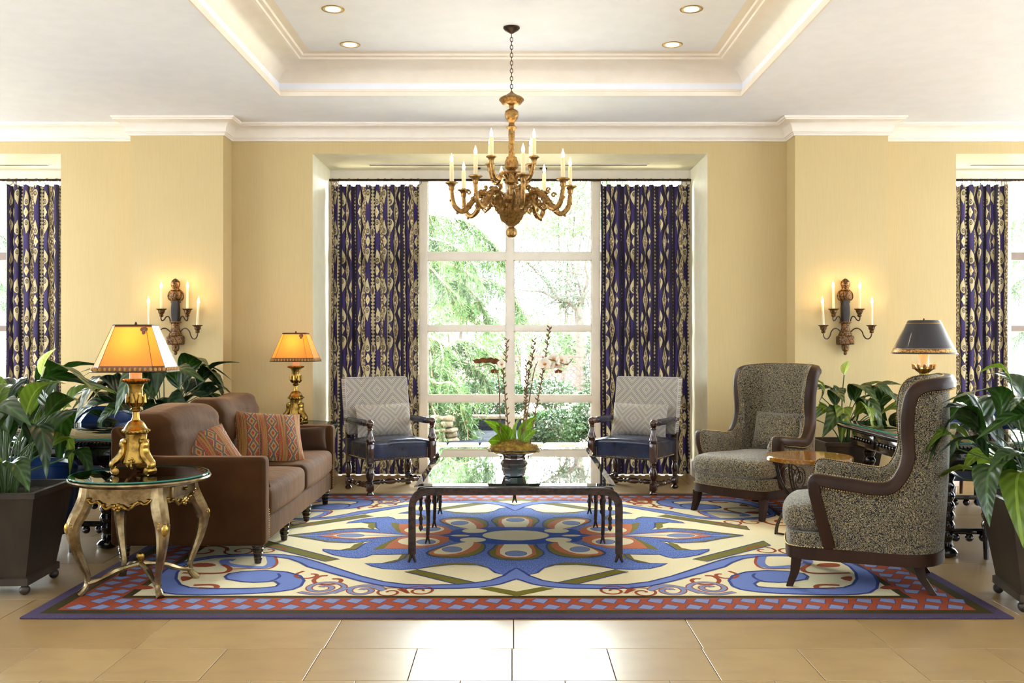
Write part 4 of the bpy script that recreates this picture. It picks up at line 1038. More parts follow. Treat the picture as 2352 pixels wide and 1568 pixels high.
for f in ((1250, 841, -.03, 'petal', 1, 0, 0), (1270, 830, -.01, 'petal', 1, 15, 0), (1288, 832, -.02, 'petal', 1, 30, 10), (1300, 842, 0, 'petal', .7, 50, 0), (1262, 845, .0, 'petal', .9, -20, 0), (1278, 842, .01, 'petal', .9, 10, 20),
          (1110, 836, -.02, 'petalb', .9, 180, -62), (1125, 836, 0, 'petalb', 1, 190, -66), (1140, 839, .01, 'petalb', 1, 170, -62), (1150, 842, -.02, 'petal', .8, 40, 0), (1096, 838, 0, 'petalb', .7, 170, -60), (1282, 856, 0, 'petalb', .6, 0, 60), (1136, 856, 0, 'petalb', .6, 0, 50)): flower(*f)

# ------------------------------------------------------------------ carved armchairs with navy leather seats
def turned_leg(h, r=.024): return [(r*.8*q[0], q[1]*h) for q in ((.7, 0), (1.15, .03), (1.3, .07), (1.1, .12), (.75, .14), (.95, .16))]
def arm_chair(loc, rz, label):
    t = thing('carved_armchair', label, 'chair', loc, rz, 'navy leather armchairs by the window')
    hx, yf, yb = .285, -.245, .235
    # seat: crowned leather box between the posts
    def crown_(x, y, z): u = max(0, 1-(x/.30)**4); v = max(0, 1-((y+.0)/.27)**4); return (x, y, z+(.045*u*v if z > .40 else 0))
    st = part('seat', MB().rbox(-hx+.0, hx-.0, yf+.018, yb+.03, .285, .425, .022, 3, 8, fn=crown_), 'leather', t)
    pp = MB(); z = .413
    pp.tube([(-hx+.01, yf+.020, z), (hx-.01, yf+.020, z)], .005, 6); pp.tube([(-hx+.003, yf+.04, z), (-hx+.003, yb, z)], .005, 6); pp.tube([(hx-.003, yf+.04, z), (hx-.003, yb, z)], .005, 6)
    part('piping', pp, 'leather', st)
    nb = MB()
    for i in range(38): nb.ball((-hx+.035+i*(2*hx-.07)/37, yf+.019, .300), .0042, 5, 4)
    for sg in (-1, 1):
        for i in range(7): nb.ball((sg*(hx-.036), yf+.019, .300+.012*i), .0042, 5, 4)
        for i in range(28): nb.ball((sg*hx, yf+.05+i*.0155, .300), .0042, 5, 4)
    part('nailheads', nb, 'brass', st, kind='stuff')
    bun = [(.012, 0), (.026, .006), (.031, .018), (.024, .03), (.017, .036), (.021, .042)]
    for sx in (-1, 1):
        x = sx*hx
        f = MB().lathe(bun, 16, (x, yf, 0))
        f.rbox(x-.026, x+.026, yf-.026, yf+.026, .042, .108, .004, 1)
        f.lathe([(.021, .108), (.026, .116), (.018, .122), (.030, .150), (.036, .178), (.034, .20), (.022, .225), (.020, .232), (.029, .238), (.020, .246), (.022, .262), (.028, .27), (.024, .28)], 16, (x, yf, 0))
        f.rbox(x-.027, x+.027, yf-.027, yf+.027, .28, .432, .004, 1)
        part('front_leg', f, 'dkwood', t)
        p = MB().lathe([(.024, .43), (.034, .438), (.026, .446), (.037, .452), (.038, .460), (.030, .480), (.021, .515), (.017, .545), (.025, .553), (.018, .562), (.024, .570), (.026, .574)], 16, (x, yf, 0))
        p.ball((x, yf, .600), .033, 14, 10); part('arm_post', p, 'dkwood', t)
        b = MB().lathe(bun, 16, (x, yb, 0))
        b.rbox(x-.022, x+.022, yb-.024, yb+.024, .042, .108, .004, 1)
        b.lathe([(.019, .108), (.024, .116), (.017, .122), (.027, .150), (.030, .178), (.028, .20), (.020, .225), (.026, .24), (.020, .25)], 16, (x, yb, 0))
        b.tube([(x, yb, .245), (x, yb+.005, .42), (x*.97, yb+.045, .66), (x*.95, yb+.085, .93)], [.026, .026, .022, .018], 4)
        part('back_leg', b, 'dkwood', t)
        # arm: turned wood with a leather pad
        T = Matrix.Translation((x, yf+.02, .600)) @ Matrix.Rotation(-PI/2, 4, 'X')
        L = yb+.045-yf
        aw = MB().lathe([(.020, .0), (.026, .012), (.018, .018), (.026, .026), (.027, .042), (.018, .050), (.025, .058), (.022, .070), (.024, .074)], 14, T=T)
        aw.lathe([(.022, L-.10), (.026, L-.09), (.018, L-.08), (.025, L-.068), (.022, L-.05), (.024, L-.02)], 14, T=T)
        aw.lathe([(.012, .07), (.012, L-.09)], 8, T=T)
        a_ = part('arm', aw, 'dkwood', t)
        part('arm_pad', MB().lathe([(.010, .072), (.028, .078), (.031, .09), (.031, L-.115), (.028, L-.102), (.010, L-.098)], 16, T=T, sy=.9), 'leather', a_)
    def spindle(a, b, name):
        a, b = Vector(a), Vector(b); L = (b-a).length; q = (b-a).to_track_quat('Z', 'Y').to_matrix().to_4x4(); T = Matrix.Translation(a) @ q
        pr = [(.014, 0), (.020, .06), (.014, .09), (.019, .12), (.011, .15), (.020, .27), (.022, .31), (.012, .34), (.020, .37), (.012, .40), (.024, .45), (.026, .5), (.024, .55), (.012, .60), (.020, .63), (.012, .66), (.022, .69), (.020, .73), (.011, .85), (.019, .88), (.014, .91), (.020, .94), (.014, 1)]
        part(name, MB().lathe([(r, z*L) for r, z in pr], 14, T=T), 'dkwood', t)
    for sx in (-1, 1): spindle((sx*hx, yf+.02, .078), (sx*hx, yb-.02, .078), 'side_stretcher')
    spindle((-hx, -.02, .078), (hx, -.02, .078), 'cross_stretcher')
    # upholstered back
    mb = MB(); bw, bz0, bz1, th = .300, .47, .965, .045
    base_ = MB().rbox(-bw, bw, -th, th, bz0, bz1, .02, 2, 6)
    tl = lambda p: (p[0], p[1]+yb+.012+(p[2]-.42)*.17, p[2])
    mb.v = [tl(p) for p in base_.v]; mb.f = base_.f; mb.uv = [(p[0]+.145, p[2]-.09) for p in base_.v]
    bk = part('backrest', mb, 'diamond', t)
    pi = MB(); ring_ = [(-bw+.006, bz0+.01), (-bw+.006, bz1-.012), (-bw+.02, bz1-.003), (bw-.02, bz1-.003), (bw-.006, bz1-.012), (bw-.006, bz0+.01)]
    pi.tube([tl((x, -th+.004, z)) for x, z in ring_], .0055, 6); part('piping', pi, Mat('grey_piping', srgb(176,170,166), .8).m if 'grey_piping' not in bpy.data.materials else bpy.data.materials['grey_piping'], bk)
    return t
arm_chair((-1.055, 8.375, 0), R(31), 'carved dark armchair with navy leather seat before the left curtain')
arm_chair((1.055, 8.41, 0), R(-31), 'carved dark armchair with navy leather seat before the right curtain')
for sx, y, lab in ((-1, 8.375, 'diamond-patterned lumbar pillow on the left navy armchair'), (1, 8.41, 'diamond-patterned lumbar pillow on the right navy armchair')):
    rz = R(-31*sx); d = Vector((math.sin(rz), -math.cos(rz)))
    c = Vector((sx*1.055, y)) - d*.085
    pillow('lumbar_pillow', .52, .29, .13, 'diamond', lab, (c.x, c.y, .455), (R(-14), 0, rz), 'lumbar pillows', uvo=(-.115, -.02), pinch=.03, uvs=1.25)

# ------------------------------------------------------------------ high wing chairs
Wp = [(.315,.10,.350,.02,.500), (.318,.11,.352,.015,.560), (.32,.13,.354,.03,.590), (.322,.18,.356,.07,.600), (.33,.26,.358,.16,.590), (.335,.35,.356,.27,.580), (.34,.45,.350,.37,.568), (.34,.50,.338,.45,.575), (.34,.54,.332,.505,.625),
      (.34,.57,.325,.540,.70), (.335,.60,.322,.535,.78), (.33,.63,.328,.530,.86), (.32,.66,.336,.540,.94), (.31,.69,.338,.565,1.005), (.29,.73,.336,.62,1.05), (.26,.775,.318,.70,1.072), (.21,.82,.280,.82,1.082), (.13,.86,.180,.895,1.09), (.0,.88,.0,.92,1.092)]
def vm(v): return v*.87 if v <= .5 else .435+(v-.5)*.62     # side profile depths
Wp = [(a, vm(b), c, vm(d), e-(.012 if e < .605 else 0)) for a, b, c, d, e in Wp]
def wing_chair(loc, rz, label):
    t = thing('wing_chair', label, 'chair', loc, rz, 'black and cream wing chairs'); OY = -.45
    P = catmull([(a, b, 0) for a, b, c, d, e in Wp], 3); Q = catmull([(c, d, e) for a, b, c, d, e in Wp], 3)
    P = P+[Vector((-p.x, p.y, 0)) for p in P[-2::-1]]; Q = Q+[Vector((-p.x, p.y, p.z)) for p in Q[-2::-1]]
    m = len(P); Z0 = .205
    P = [Vector((p.x, p.y+OY, Z0)) for p in P]; Q = [Vector((p.x, p.y+OY, p.z)) for p in Q]
    def rad(p):
        c = Vector((0, min(p.y, .05+.0), 0)); d = Vector((p.x, p.y-c.y, 0)); d = d.normalized() if d.length > 1e-6 else Vector((0, 1, 0))
        return d
    NR = [(rad(P[i])+rad(Q[i])).normalized() for i in range(m)]
    NV = 8
    def outer(i, v):
        p = P[i].lerp(Q[i], v); return p+NR[i]*.014*math.sin(PI*v)
    th = lambda i: .075 if abs(Q[i].x) > .25 else .095
    mb = MB(); vs = []
    for i in range(m):
        for j in range(NV+1): vs.append(tuple(outer(i, j/NV)))
    o0 = len(vs)
    for i in range(m):
        for j in range(NV+1): vs.append(tuple(outer(i, j/NV)-NR[i]*th(i)*(1-.35*(j == NV)+.22*math.sin(PI*j/NV))))
    fs = []
    g = lambda b, i, j: b+i*(NV+1)+j
    for i in range(m-1):
        for j in range(NV): fs += [(g(0,i,j), g(0,i,j+1), g(0,i+1,j+1), g(0,i+1,j)), (g(o0,i,j), g(o0,i+1,j), g(o0,i+1,j+1), g(o0,i,j+1))]
        fs += [(g(0,i,NV), g(o0,i,NV), g(o0,i+1,NV), g(0,i+1,NV)), (g(0,i,0), g(0,i+1,0), g(o0,i+1,0), g(o0,i,0))]
    for i in (0, m-1):
        for j in range(NV): fs.append((g(0,i,j), g(o0,i,j), g(o0,i,j+1), g(0,i,j+1)) if i == 0 else (g(0,i,j), g(0,i,j+1), g(o0,i,j+1), g(o0,i,j)))
    part('shell', mb.add(vs, fs), 'verm', t, smooth=60)
    # show-wood rim: up the arm front, along the arm, up the wing and over the back
    E = [P[0].lerp(Q[0], k/6) for k in range(6)]+Q+[P[-1].lerp(Q[-1], 1-k/6) for k in range(1, 7)]
    N = [NR[0]]*6+NR+[NR[-1]]*6; n = len(E); vs = []; D_ = []
    for i in range(n):
        T_ = (E[min(i+1, n-1)]-E[max(i-1, 0)]).normalized(); D = N[i].cross(T_).normalized()
        mid = P[m//2].lerp(Q[m//2], .3)
        c = Vector((E[i].x, .15, .30))
        if i > n//2: pass
        D_.append(D)
    sgn = 1 if D_[n//2].z < 0 else -1
    D_ = [d*sgn for d in D_]
    # smooth inward directions
    for _ in range(9): D_ = [(D_[max(0, i-1)]+D_[i]+D_[min(n-1, i+1)]).normalized() for i in range(n)]
    wd = [.052 if abs(e.x) > .05 else .05 for e in E]; nl = MB(); nin = MB(); last = last2 = None
    for i in range(n):
        e, d, q = E[i], D_[i], N[i]
        for a, b in ((-.004, -.030), (-.006, .004), (-.002, .020), (wd[i]*.5, .034), (wd[i], .033), (wd[i]+.004, .026), (wd[i], .004)): vs.append(tuple(e+d*a+q*b))
        a_ = e+d*(wd[i]+.008)+q*.024
        if last is None or (a_-last).length > .0125: nl.ball(tuple(a_), .0042, 5, 4); last = a_
        b_ = e+d*(-.004)-q*.030
        if last2 is None or (b_-last2).length > .0125: nl.ball(tuple(b_), .0042, 5, 4); last2 = b_
    fs = [(i*7+k, i*7+(k+1) % 7, (i+1)*7+(k+1) % 7, (i+1)*7+k) for i in range(n-1) for k in range(7)]+[tuple(range(7)), tuple(range((n-1)*7, n*7))[::-1]]
    rim = part('wood_rim', MB().add(vs, fs), 'wenge', t, smooth=50)
    # densify nailheads
    nd = MB(); path = [Vector(e+d*(w_+.008)+q*.024) for e, d, q, w_ in zip(E, D_, N, wd)]; path2 = [Vector(e-d*.005-q*.032) for e, d, q in zip(E, D_, N)]
    for pth in (path, path2):
        acc = 0
        for i in range(len(pth)-1):
            L = (pth[i+1]-pth[i]).length; s_ = -acc % .0125
            while s_ < L: nd.ball(tuple(pth[i].lerp(pth[i+1], s_/L)), .0040, 5, 4); s_ += .0125
            acc += L
    part('nailheads', nd, 'brass', rim, kind='stuff')
    # base: bowed front, rounded back
    out = []
    front = catmull([(-.335, .22+OY, 0), (-.335, .02+OY, 0), (-.315, -.065+OY, 0), (-.26, -.10+OY, 0), (-.12, -.12+OY, 0), (0, -.125+OY, 0), (.12, -.12+OY, 0), (.26, -.10+OY, 0), (.315, -.065+OY, 0), (.335, .02+OY, 0), (.335, .22+OY, 0)], 3)
    back = [p for p in P if p.y > .23+OY]
    out = [(p.x, p.y) for p in front]+[(p.x+.004*(p.x > 0)-.004*(p.x < 0), p.y+.004) for p in back]
    part('base_rail', MB().prism(out, .145, .208), 'wenge', t, smooth=40)
    nb = MB()
    for i in range(len(front)-1):
        for k in range(3): q = front[i].lerp(front[i+1], k/3); nb.ball((q.x*1.004, q.y-.003, .212), .004, 5, 4)
    part('nailheads', nb, 'brass', t, kind='stuff')
    inn = [(p.x*.985, p.y*1.0) for p in front]+[(-p.x*0+x*.8, y) for x, y, p in [(q.x, min(q.y, .28), q) for q in back]]
    part('seat_base', MB().prism([(x, y) for x, y in [(p.x*.985, p.y+.004) for p in front]], .208, .285), 'verm', t, smooth=40)
    # T-shaped seat cushion
    def cf(x, y, z):
        f_ = max(0, min(1, (-y-.27)/.10)); w = lerp(.265, .335, f_) if y < -.27 else .265
        if y < -.40: w *= 1-.10*((-y-.40)/.18)**2
        xx = x/.30*w; yy = y-.035*(1-(x/.30)**2)*(y < -.3)
        u = max(0, 1-(x/.31)**4); v = max(0, 1-((y+.20)/.37)**4)
        return (xx, yy, z+(.038*u*v if z > .36 else -.006*u))
    part('seat_cushion', MB().rbox(-.30, .30, -.555, .16, .288, .405, .045, 3, 10, fn=cf), 'verm', t, smooth=60)
    for (x, y, sp, tw) in ((-.295, -.50, -.01, -.035), (.295, -.50, .01, -.035), (-.225, .085, -.025, .07), (.225, .085, .025, .07)):
        mb = MB(); h0, h1 = .026, .017
        mb.add([(x+a*h1+sp, y+b*h1+tw, 0) for a, b in ((-1,-1),(1,-1),(1,1),(-1,1))]+[(x+a*(h0-.004)+sp*.3, y+b*(h0-.004)+tw*.25, .075) for a, b in ((-1,-1),(1,-1),(1,1),(-1,1))]+[(x+a*h0, y+b*h0, .15) for a, b in ((-1,-1),(1,-1),(1,1),(-1,1))],
               [(3,2,1,0), (8,9,10,11)]+[(q+k, q+(k+1) % 4, q+4+(k+1) % 4, q+4+k) for q in (0, 4) for k in range(4)])
        part('leg', mb, 'wenge', t, smooth=30)
    return t
def at_chair(x, y, rz, lx, ly): return (x+lx*math.cos(rz)-ly*math.sin(rz), y+lx*math.sin(rz)+ly*math.cos(rz))
WC = [(1.975, 7.42, R(-50), 'high-backed black and cream wing chair facing forward, beside the right window recess'),
      (2.05, 5.15, R(-110), 'high-backed black and cream wing chair seen from behind, nearest the camera')]
for i, (x, y, r, lb) in enumerate(WC):
    wing_chair((x, y, RS), r, lb)
    px, py = at_chair(x, y, r, .03, .03)
    pillow('lumbar_pillow', .46, .30, .15, 'verm', ('black and cream lumbar pillow in the wing chair facing forward', 'black and cream lumbar pillow almost hidden in the wing chair nearest the camera')[i], (px, py, .445), (R(-14), 0, r), 'lumbar pillows', pinch=.03)

# ------------------------------------------------------------------ small round table with scrolled metal base
t = thing('side_table', 'small round amber-topped table on thin bronze hoops between the wing chairs', 'table', (1.905, 6.23, RS))
part('tabletop', MB().lathe([(0, .505), (.264, .505), (.270, .509), (.270, .531), (.265, .536), (0, .536)], 56), 'amber', t)
for k in range(4):
    T = Matrix.Rotation(k*PI/2+R(42), 4, 'Z')
    up = [(.235-.205*(1-math.cos(a)), 0, .505-.275*math.sin(a)) for a in [PI/2*j/10 for j in range(11)]]
    lo = [(.030+.205*math.sin(a), 0, .205-.205*(1-math.cos(a))) for a in [PI/2*j/10 for j in range(11)]]
    for off, nm in ((0, 'hoop_leg'), (.02, 'hoop_leg')):
        part(nm, MB().tube([(x, off, z) for x, y, z in up+lo], .006, 6, T), 'bronzerod', t)
    part('foot_bar', MB().tube([(.235, .01, .006), (.05, .01, .006)], .006, 6, T), 'bronzerod', t)
    sp = MB(); pts = []
    for j in range(46): a = j/45*2*PI*2.6; r = .078*(1-j/50); pts.append((.125+r*math.cos(a), .01, .40+r*math.sin(a)))
    sp.tube(pts, .004, 5, T); pts = []
    for j in range(24): a = j/23*2*PI*1.6+2; r = .036*(1-j/30); pts.append((.075+r*math.cos(a), .01, .285+r*math.sin(a)))
    sp.tube(pts, .0035, 5, T); part('spiral_scroll', sp, 'bronzerod', t)
part('collar', MB().lathe([(.02, .195), (.030, .20), (.034, .215), (.030, .23), (.02, .235)], 14), 'bronzerod', t)

# ------------------------------------------------------------------ chandelier
YC = 6.74; KC = F/YC
def cz(py): return H+(784-py)/KC
t = thing('chandelier', 'carved gilt chandelier with two tiers of candle bulbs hanging from the ceiling tray', 'chandelier', (-.003, YC, 0))
part('ceiling_canopy', MB().lathe([(0, ZT), (.057, ZT-.001), (.058, ZT-.008), (.046, ZT-.022), (.024, ZT-.034), (.010, ZT-.044)][::-1], 28), 'bronzerod', t)
zt, zb = ZT-.044, cz(212); nl = 15; lh = (zt-zb)/nl
for k in range(nl):
    zc = zt-lh*(k+.5); pts = []
    for j in range(14): a = 2*PI*j/14; u = .0095*math.cos(a); w = (lh*.62)*math.sin(a); pts.append((u, 0, zc+w) if k % 2 else (0, u, zc+w))
    part('chain_link', MB().tube(pts, .0026, 5, closed=True), 'bronzerod', t)
def pr(lst): return [(r/2.7/KC, cz(y/2.7)) for y, r in lst][::-1]
part('crown_boss', MB().lathe(pr([(563,4),(575,12),(590,34),(602,60),(612,73),(622,76),(632,66),(640,62),(650,50),(658,18)]), 40, flute=20, fa=.03), 'chgold', t)
part('vase_boss', MB().lathe(pr([(655,15),(675,14),(683,30),(690,39),(715,41),(738,36),(750,24),(762,16),(775,18),(790,32),(798,26),(803,19)]), 40, flute=14, fa=.035), 'chgold', t)
part('twisted_shaft', MB().lathe([(18.5/2.7/KC, z) for z in [lerp(cz(972/2.7), cz(800/2.7), k/26) for k in range(27)]], 48, flute=6, fa=.07, twist=80), 'chgold', t)
part('leaf_boss', MB().lathe(pr([(968,20),(974,30),(985,30),(1000,38),(1025,42),(1042,38),(1055,22),(1062,34),(1072,48),(1078,46)]), 40, flute=8, fa=.06), 'chgold', t)
part('upper_hub', MB().lathe(pr([(1070,44),(1080,40),(1110,38),(1125,40),(1135,44),(1142,36),(1150,24),(1165,20),(1205,18),(1215,26),(1222,44),(1240,50),(1252,40),(1262,34),(1300,40)]), 32, flute=10, fa=.05), 'chgold', t)
part('bowl', MB().lathe(pr([(1262,30),(1285,62),(1300,86),(1312,90),(1322,86),(1330,76),(1360,62),(1385,44),(1396,26),(1402,22)]), 60, flute=28, fa=.03), 'chgold', t)
part('pendant_finial', MB().lathe(pr([(1400,16),(1412,18),(1420,28),(1440,33),(1460,30),(1472,18),(1476,8)]), 40, flute=12, fa=.05), 'chgold', t)
def ch_arm(ang, path, rad, cupr, zc, ch, big):
    T = Matrix.Rotation(ang, 4, 'Z'); p = catmull([(r, 0, z) for r, z in path], 4); n = len(p)
    rr = catmull([(q, 0, 0) for q in rad], 4)
    a = MB().tube(p, [q.x for q in rr], 9, T)
    R0 = path[-1][0]
    arm = part('arm', a, 'chgold', t)
    if big:
        c = MB(); 
        for i in range(0, int(n*.55)):                      # acanthus crests and scrolls on the rising curve
            q = p[i]; k = math.sin(i*1.9)
            c.ball(tuple(T @ Vector((q.x, .014*k, q.z+.016))), .013+.004*math.sin(i*2.7), 6, 5, 1.1)
            if i % 3 == 0: c.ball(tuple(T @ Vector((q.x+.004, -.010*k, q.z-.022))), .013, 6, 5, 1.2)
        def vol(cx, cz_, r, turns, s_): return [(cx+r*(1-j/22)*math.cos(j/16*2*PI*turns), 0, cz_+s_*r*(1-j/22)*math.sin(j/16*2*PI*turns)) for j in range(17)]
        c.tube(vol(.135, path[2][1]+.045, .020, 1.2, 1), .008, 6, T); c.tube(vol(.225, path[2][1]-.065, .030, 1.3, -1), .008, 6, T)
        c.tube(vol(.30, path[4][1]+.045, .018, 1.1, 1), .007, 6, T); c.tube([(.17, 0, path[2][1]-.01), (.19, 0, path[2][1]-.07), (.235, 0, path[2][1]-.105)], [.012, .014, .005], 6, T)
        part('acanthus_carving', c, 'chgold', arm)
        c2 = MB(); 
        for i in (n-12, n-6): q = p[i]; c2.ball(tuple(T @ Vector((q.x+.012, 0, q.z-.018))), .011, 6, 5)
        part('leaf_tip', c2, 'chgold', arm)
    m_ = T @ Vector((R0, 0, 0)); s_ = cupr
    cup = part('candle_cup', MB().lathe([(s_*.35, zc-.055), (s_*.45, zc-.045), (s_*.42, zc-.03), (s_*.62, zc-.015), (s_*.7, zc-.012), (s_, zc-.006), (s_*1.02, zc), (s_*.9, zc+.004), (s_*.5, zc+.006)], 28, (m_.x, m_.y, 0), flute=10, fa=.05), 'chgold', t)
    cd_ = part('candle_sleeve', MB().lathe([(.0145, zc), (.0145, zc+ch), (.0135, zc+ch+.003), (0, zc+ch+.003)], 14, (m_.x, m_.y, 0)), 'candle', t)
    zb_ = zc+ch+.002
    part('bulb', MB().lathe([(.007, zb_), (.0105, zb_+.012), (.0125, zb_+.024), (.010, zb_+.038), (.005, zb_+.052), (.001, zb_+.066)], 10, (m_.x, m_.y, 0)), 'chbulb', cd_)
z0 = cz(478)
for k in range(8):
    ang = -PI/2+R(10.4)+k*PI/4
    ch_arm(ang, [(.075, z0-.01), (.115, z0+.02), (.165, z0+.085), (.215, z0+.095), (.262, z0+.055), (.31, z0-.01), (.355, z0-.03), (.400, z0+.01), (.415, z0+.075), (.418, z0+.115)], [.020, .019, .021, .021, .020, .020, .020, .018, .016, .015], .044, z0+.165, .135, True)
z1 = cz(410)
for k in range(4):
    ang = -PI/2+R(48)+k*PI/2
    ch_arm(ang, [(.035, z1-.005), (.07, z1+.03), (.10, z1+.025), (.135, z1-.02), (.175, z1+.0), (.20, z1+.06), (.205, z1+.09)], [.012, .013, .014, .0145, .014, .013, .012], .034, z1+.125, .125, False)
w = MB()
for sg in (-1, 1):                                          # thin wire scrolls
    for s2 in (1, -1):
        pts = [(sg*(.05+.10*j/20+.018*math.sin(j/20*6)), -.02, cz(415)-.0+s2*.02+ .018*s2*math.sin(j/20*5)) for j in range(21)]
        e = pts[-1]; pts += [(e[0]+sg*(-.012+.012*math.cos(a)), -.02, e[2]+s2*.014*math.sin(a)) for a in [j/10*5 for j in range(1, 11)]]
        w.tube(pts, .0018, 5)
    w.tube([(sg*.15, -.02, cz(430)), (sg*.11, -.02, cz(450)), (sg*.06, -.02, cz(462))], .0018, 5)
part('wire_scroll', w, 'scarm', t)
l = light('chandelier_light', 'POINT', (0, 0, 2.70), (0, 0, 0), 5, (1, .88, .70), shadow_soft_size=.25); l.parent = t

# ------------------------------------------------------------------ wall sconces
def sconce(x, zc0, label):
    t = thing('wall_sconce', label, 'sconce', (x, YP-.0, 0), 0, 'four-candle sconces on the pilasters')
    K = F/(YP-.05)
    def z(py): return H+(784-py)/K                           # heights read off the right sconce
    def prf(l): return [(r/5.226/K, z(600+y/5.226)) for y, r in l][::-1]
    T = Matrix.Translation((0, -.045, 0))
    part('egg_finial', MB().lathe(prf([(205,4),(215,26),(240,48),(270,56),(300,50),(318,40),(328,44),(345,52),(355,44)]), 24, T=T, sy=.8), 'scgold', t)
    u = MB().lathe(prf([(352,44),(360,60),(380,74),(420,76),(450,62),(468,52),(475,44)]), 24, T=T, sy=.7)
    for sg in (-1, 1): u.tube(catmull([(sg*q[0]/5.226/K, -.04, z(600+q[1]/5.226)) for q in ((50,345),(80,375),(92,420),(80,455),(55,470),(52,500))], 3), .006, 6)
    part('urn', u, 'scgold', t)
    part('dark_shaft', MB().rbox(-.029, .029, -.075, -.010, z(600+735/5.226), z(600+468/5.226), .01, 2, 3, fn=lambda a, b, c: (a*(1+.12*math.cos((c-1.55)*30)), b, c)), 'scdark', t)
    part('lower_vase', MB().lathe(prf([(722,68),(735,74),(745,54),(770,46),(800,48),(840,62),(870,78),(890,84),(900,72)]), 24, T=T, sy=.7), 'scgold', t)
    part('carved_block', MB().rbox(-.068, .068, -.085, -.002, z(600+1000/5.226), z(600+893/5.226), .012, 2, 3), 'scgold', t)
    part('drop_finial', MB().lathe(prf([(1000,48),(1010,44),(1040,46),(1070,38),(1085,16),(1095,22),(1110,22),(1125,8)]), 20, T=T, sy=.8), 'scgold', t)
    for sg in (-1, 1):
        for (pts, cx, cyy, ct_, tilt) in (([(40,870),(75,830),(110,805),(150,810),(185,845),(200,890),(225,925),(255,930),(280,905),(288,868)], 288, 765, 515, .05), ([(60,720),(64,690),(80,662),(105,668),(125,700),(150,712),(160,690),(160,668)], 155, 570, 325, .03)):
            f = .0 if sg > 0 else 0
            P_ = catmull([(sg*q[0]/5.226/K, -.05-.05*(q[0]-40)/250, z(600+q[1]/5.226)) for q in pts], 4)
            part('arm', MB().tube(P_, .0052, 7), 'scarm', t)
            X = sg*cx/5.226/K; Y = P_[-1].y; zt_ = z(600+cyy/5.226); s_ = 1/5.226/K
            part('candle_cup', MB().lathe([(12*s_, zt_-100*s_), (22*s_, zt_-92*s_), (26*s_, zt_-78*s_), (20*s_, zt_-70*s_), (34*s_, zt_-50*s_), (40*s_, zt_-20*s_), (60*s_, zt_-6*s_), (62*s_, zt_), (30*s_, zt_+2*s_)], 24, (X, Y, 0), flute=8, fa=.06), 'scgold', t)
            lean = tilt*random.uniform(.2, 1.2)*(1 if sg > 0 else -1)
            Tt = Matrix.Translation((X, Y, zt_)) @ Matrix.Rotation(lean, 4, 'Y'); ch = z(600+ct_/5.226)-zt_
            c = part('candle_sleeve', MB().lathe([(16*s_, 0), (15*s_, ch), (0, ch+.002)], 12, T=Tt), 'candle', t)
            part('bulb', MB().lathe([(.007, ch), (.012, ch+.012), (.0125, ch+.022), (.008, ch+.040), (.003, ch+.056), (.001, ch+.066)], 10, T=Tt), 'flame', c)
            l = light('candle_light', 'POINT', tuple(Tt @ Vector((0, -.03, ch+.05))), (0, 0, 0), .30, (1, .62, .25), shadow_soft_size=.02); l.parent = t
sconce(-2.885, 0, 'gilt four-candle sconce on the left pilaster, above the sofa')
sconce(2.858, 0, 'gilt four-candle sconce on the right pilaster, above the wing chairs')

# ------------------------------------------------------------------ potted peace lilies
LM = {}
for nm, mt in (('g', 'leaf1'), ('d', 'leaf2'), ('p', 'leaf3')):
    LM[nm] = [leaf_mesh('leaf', mt, 1, w, a, f, wv, 10, tc, seed=i) for i, (w, a, f, wv, tc) in enumerate(((.48, .55, .34, .04, .85), (.52, .9, .28, .05, .8), (.44, .40, .38, .03, .9), (.54, 1.1, .24, .06, .8), (.48, .75, .32, .04, .85)))]
sp_me = leaf_mesh('spathe', 'spathe', 1, .50, .15, .9, .02, 10, .75)
def planter(t, hw, h, hb=None):
    hb = hb or hw*.74; mb = MB(); w = .018
    ring_ = lambda r, z: [(-r, -r, z), (r, -r, z), (r, r, z), (-r, r, z)]
    prof = [(hb-.01, .05), (hb+.012, .05), (hb+.012, .085), (hb, .092), (hw, h-.03), (hw+.008, h-.028), (hw+.008, h), (hw-w, h), (hw-w-.01, h-.06), (0.001, h-.06)]
    vs = [p for r, z in prof for p in ring_(r, z)]
    fs = [(k*4+i, k*4+(i+1) % 4, k*4+4+(i+1) % 4, k*4+4+i) for k in range(len(prof)-1) for i in range(4)]+[(3, 2, 1, 0)]
    part('planter', mb.add(vs, fs), 'zinc', t, smooth=20)
    for sx in (-1, 1):
        for sy in (-1, 1): part('ball_foot', MB().ball((sx*(hb-.01), sy*(hb-.01), .026), .026, 12, 8), 'zinc', t)
    rr = random.Random(3); n = 14
    part('soil', MB().grid(lambda u, v: ((u-.5)*2*(hw-.025), (v-.5)*2*(hw-.025), h-.035+.012*mnoise.noise(Vector((u*5, v*5, 0)))), n, n), 'soil', t)
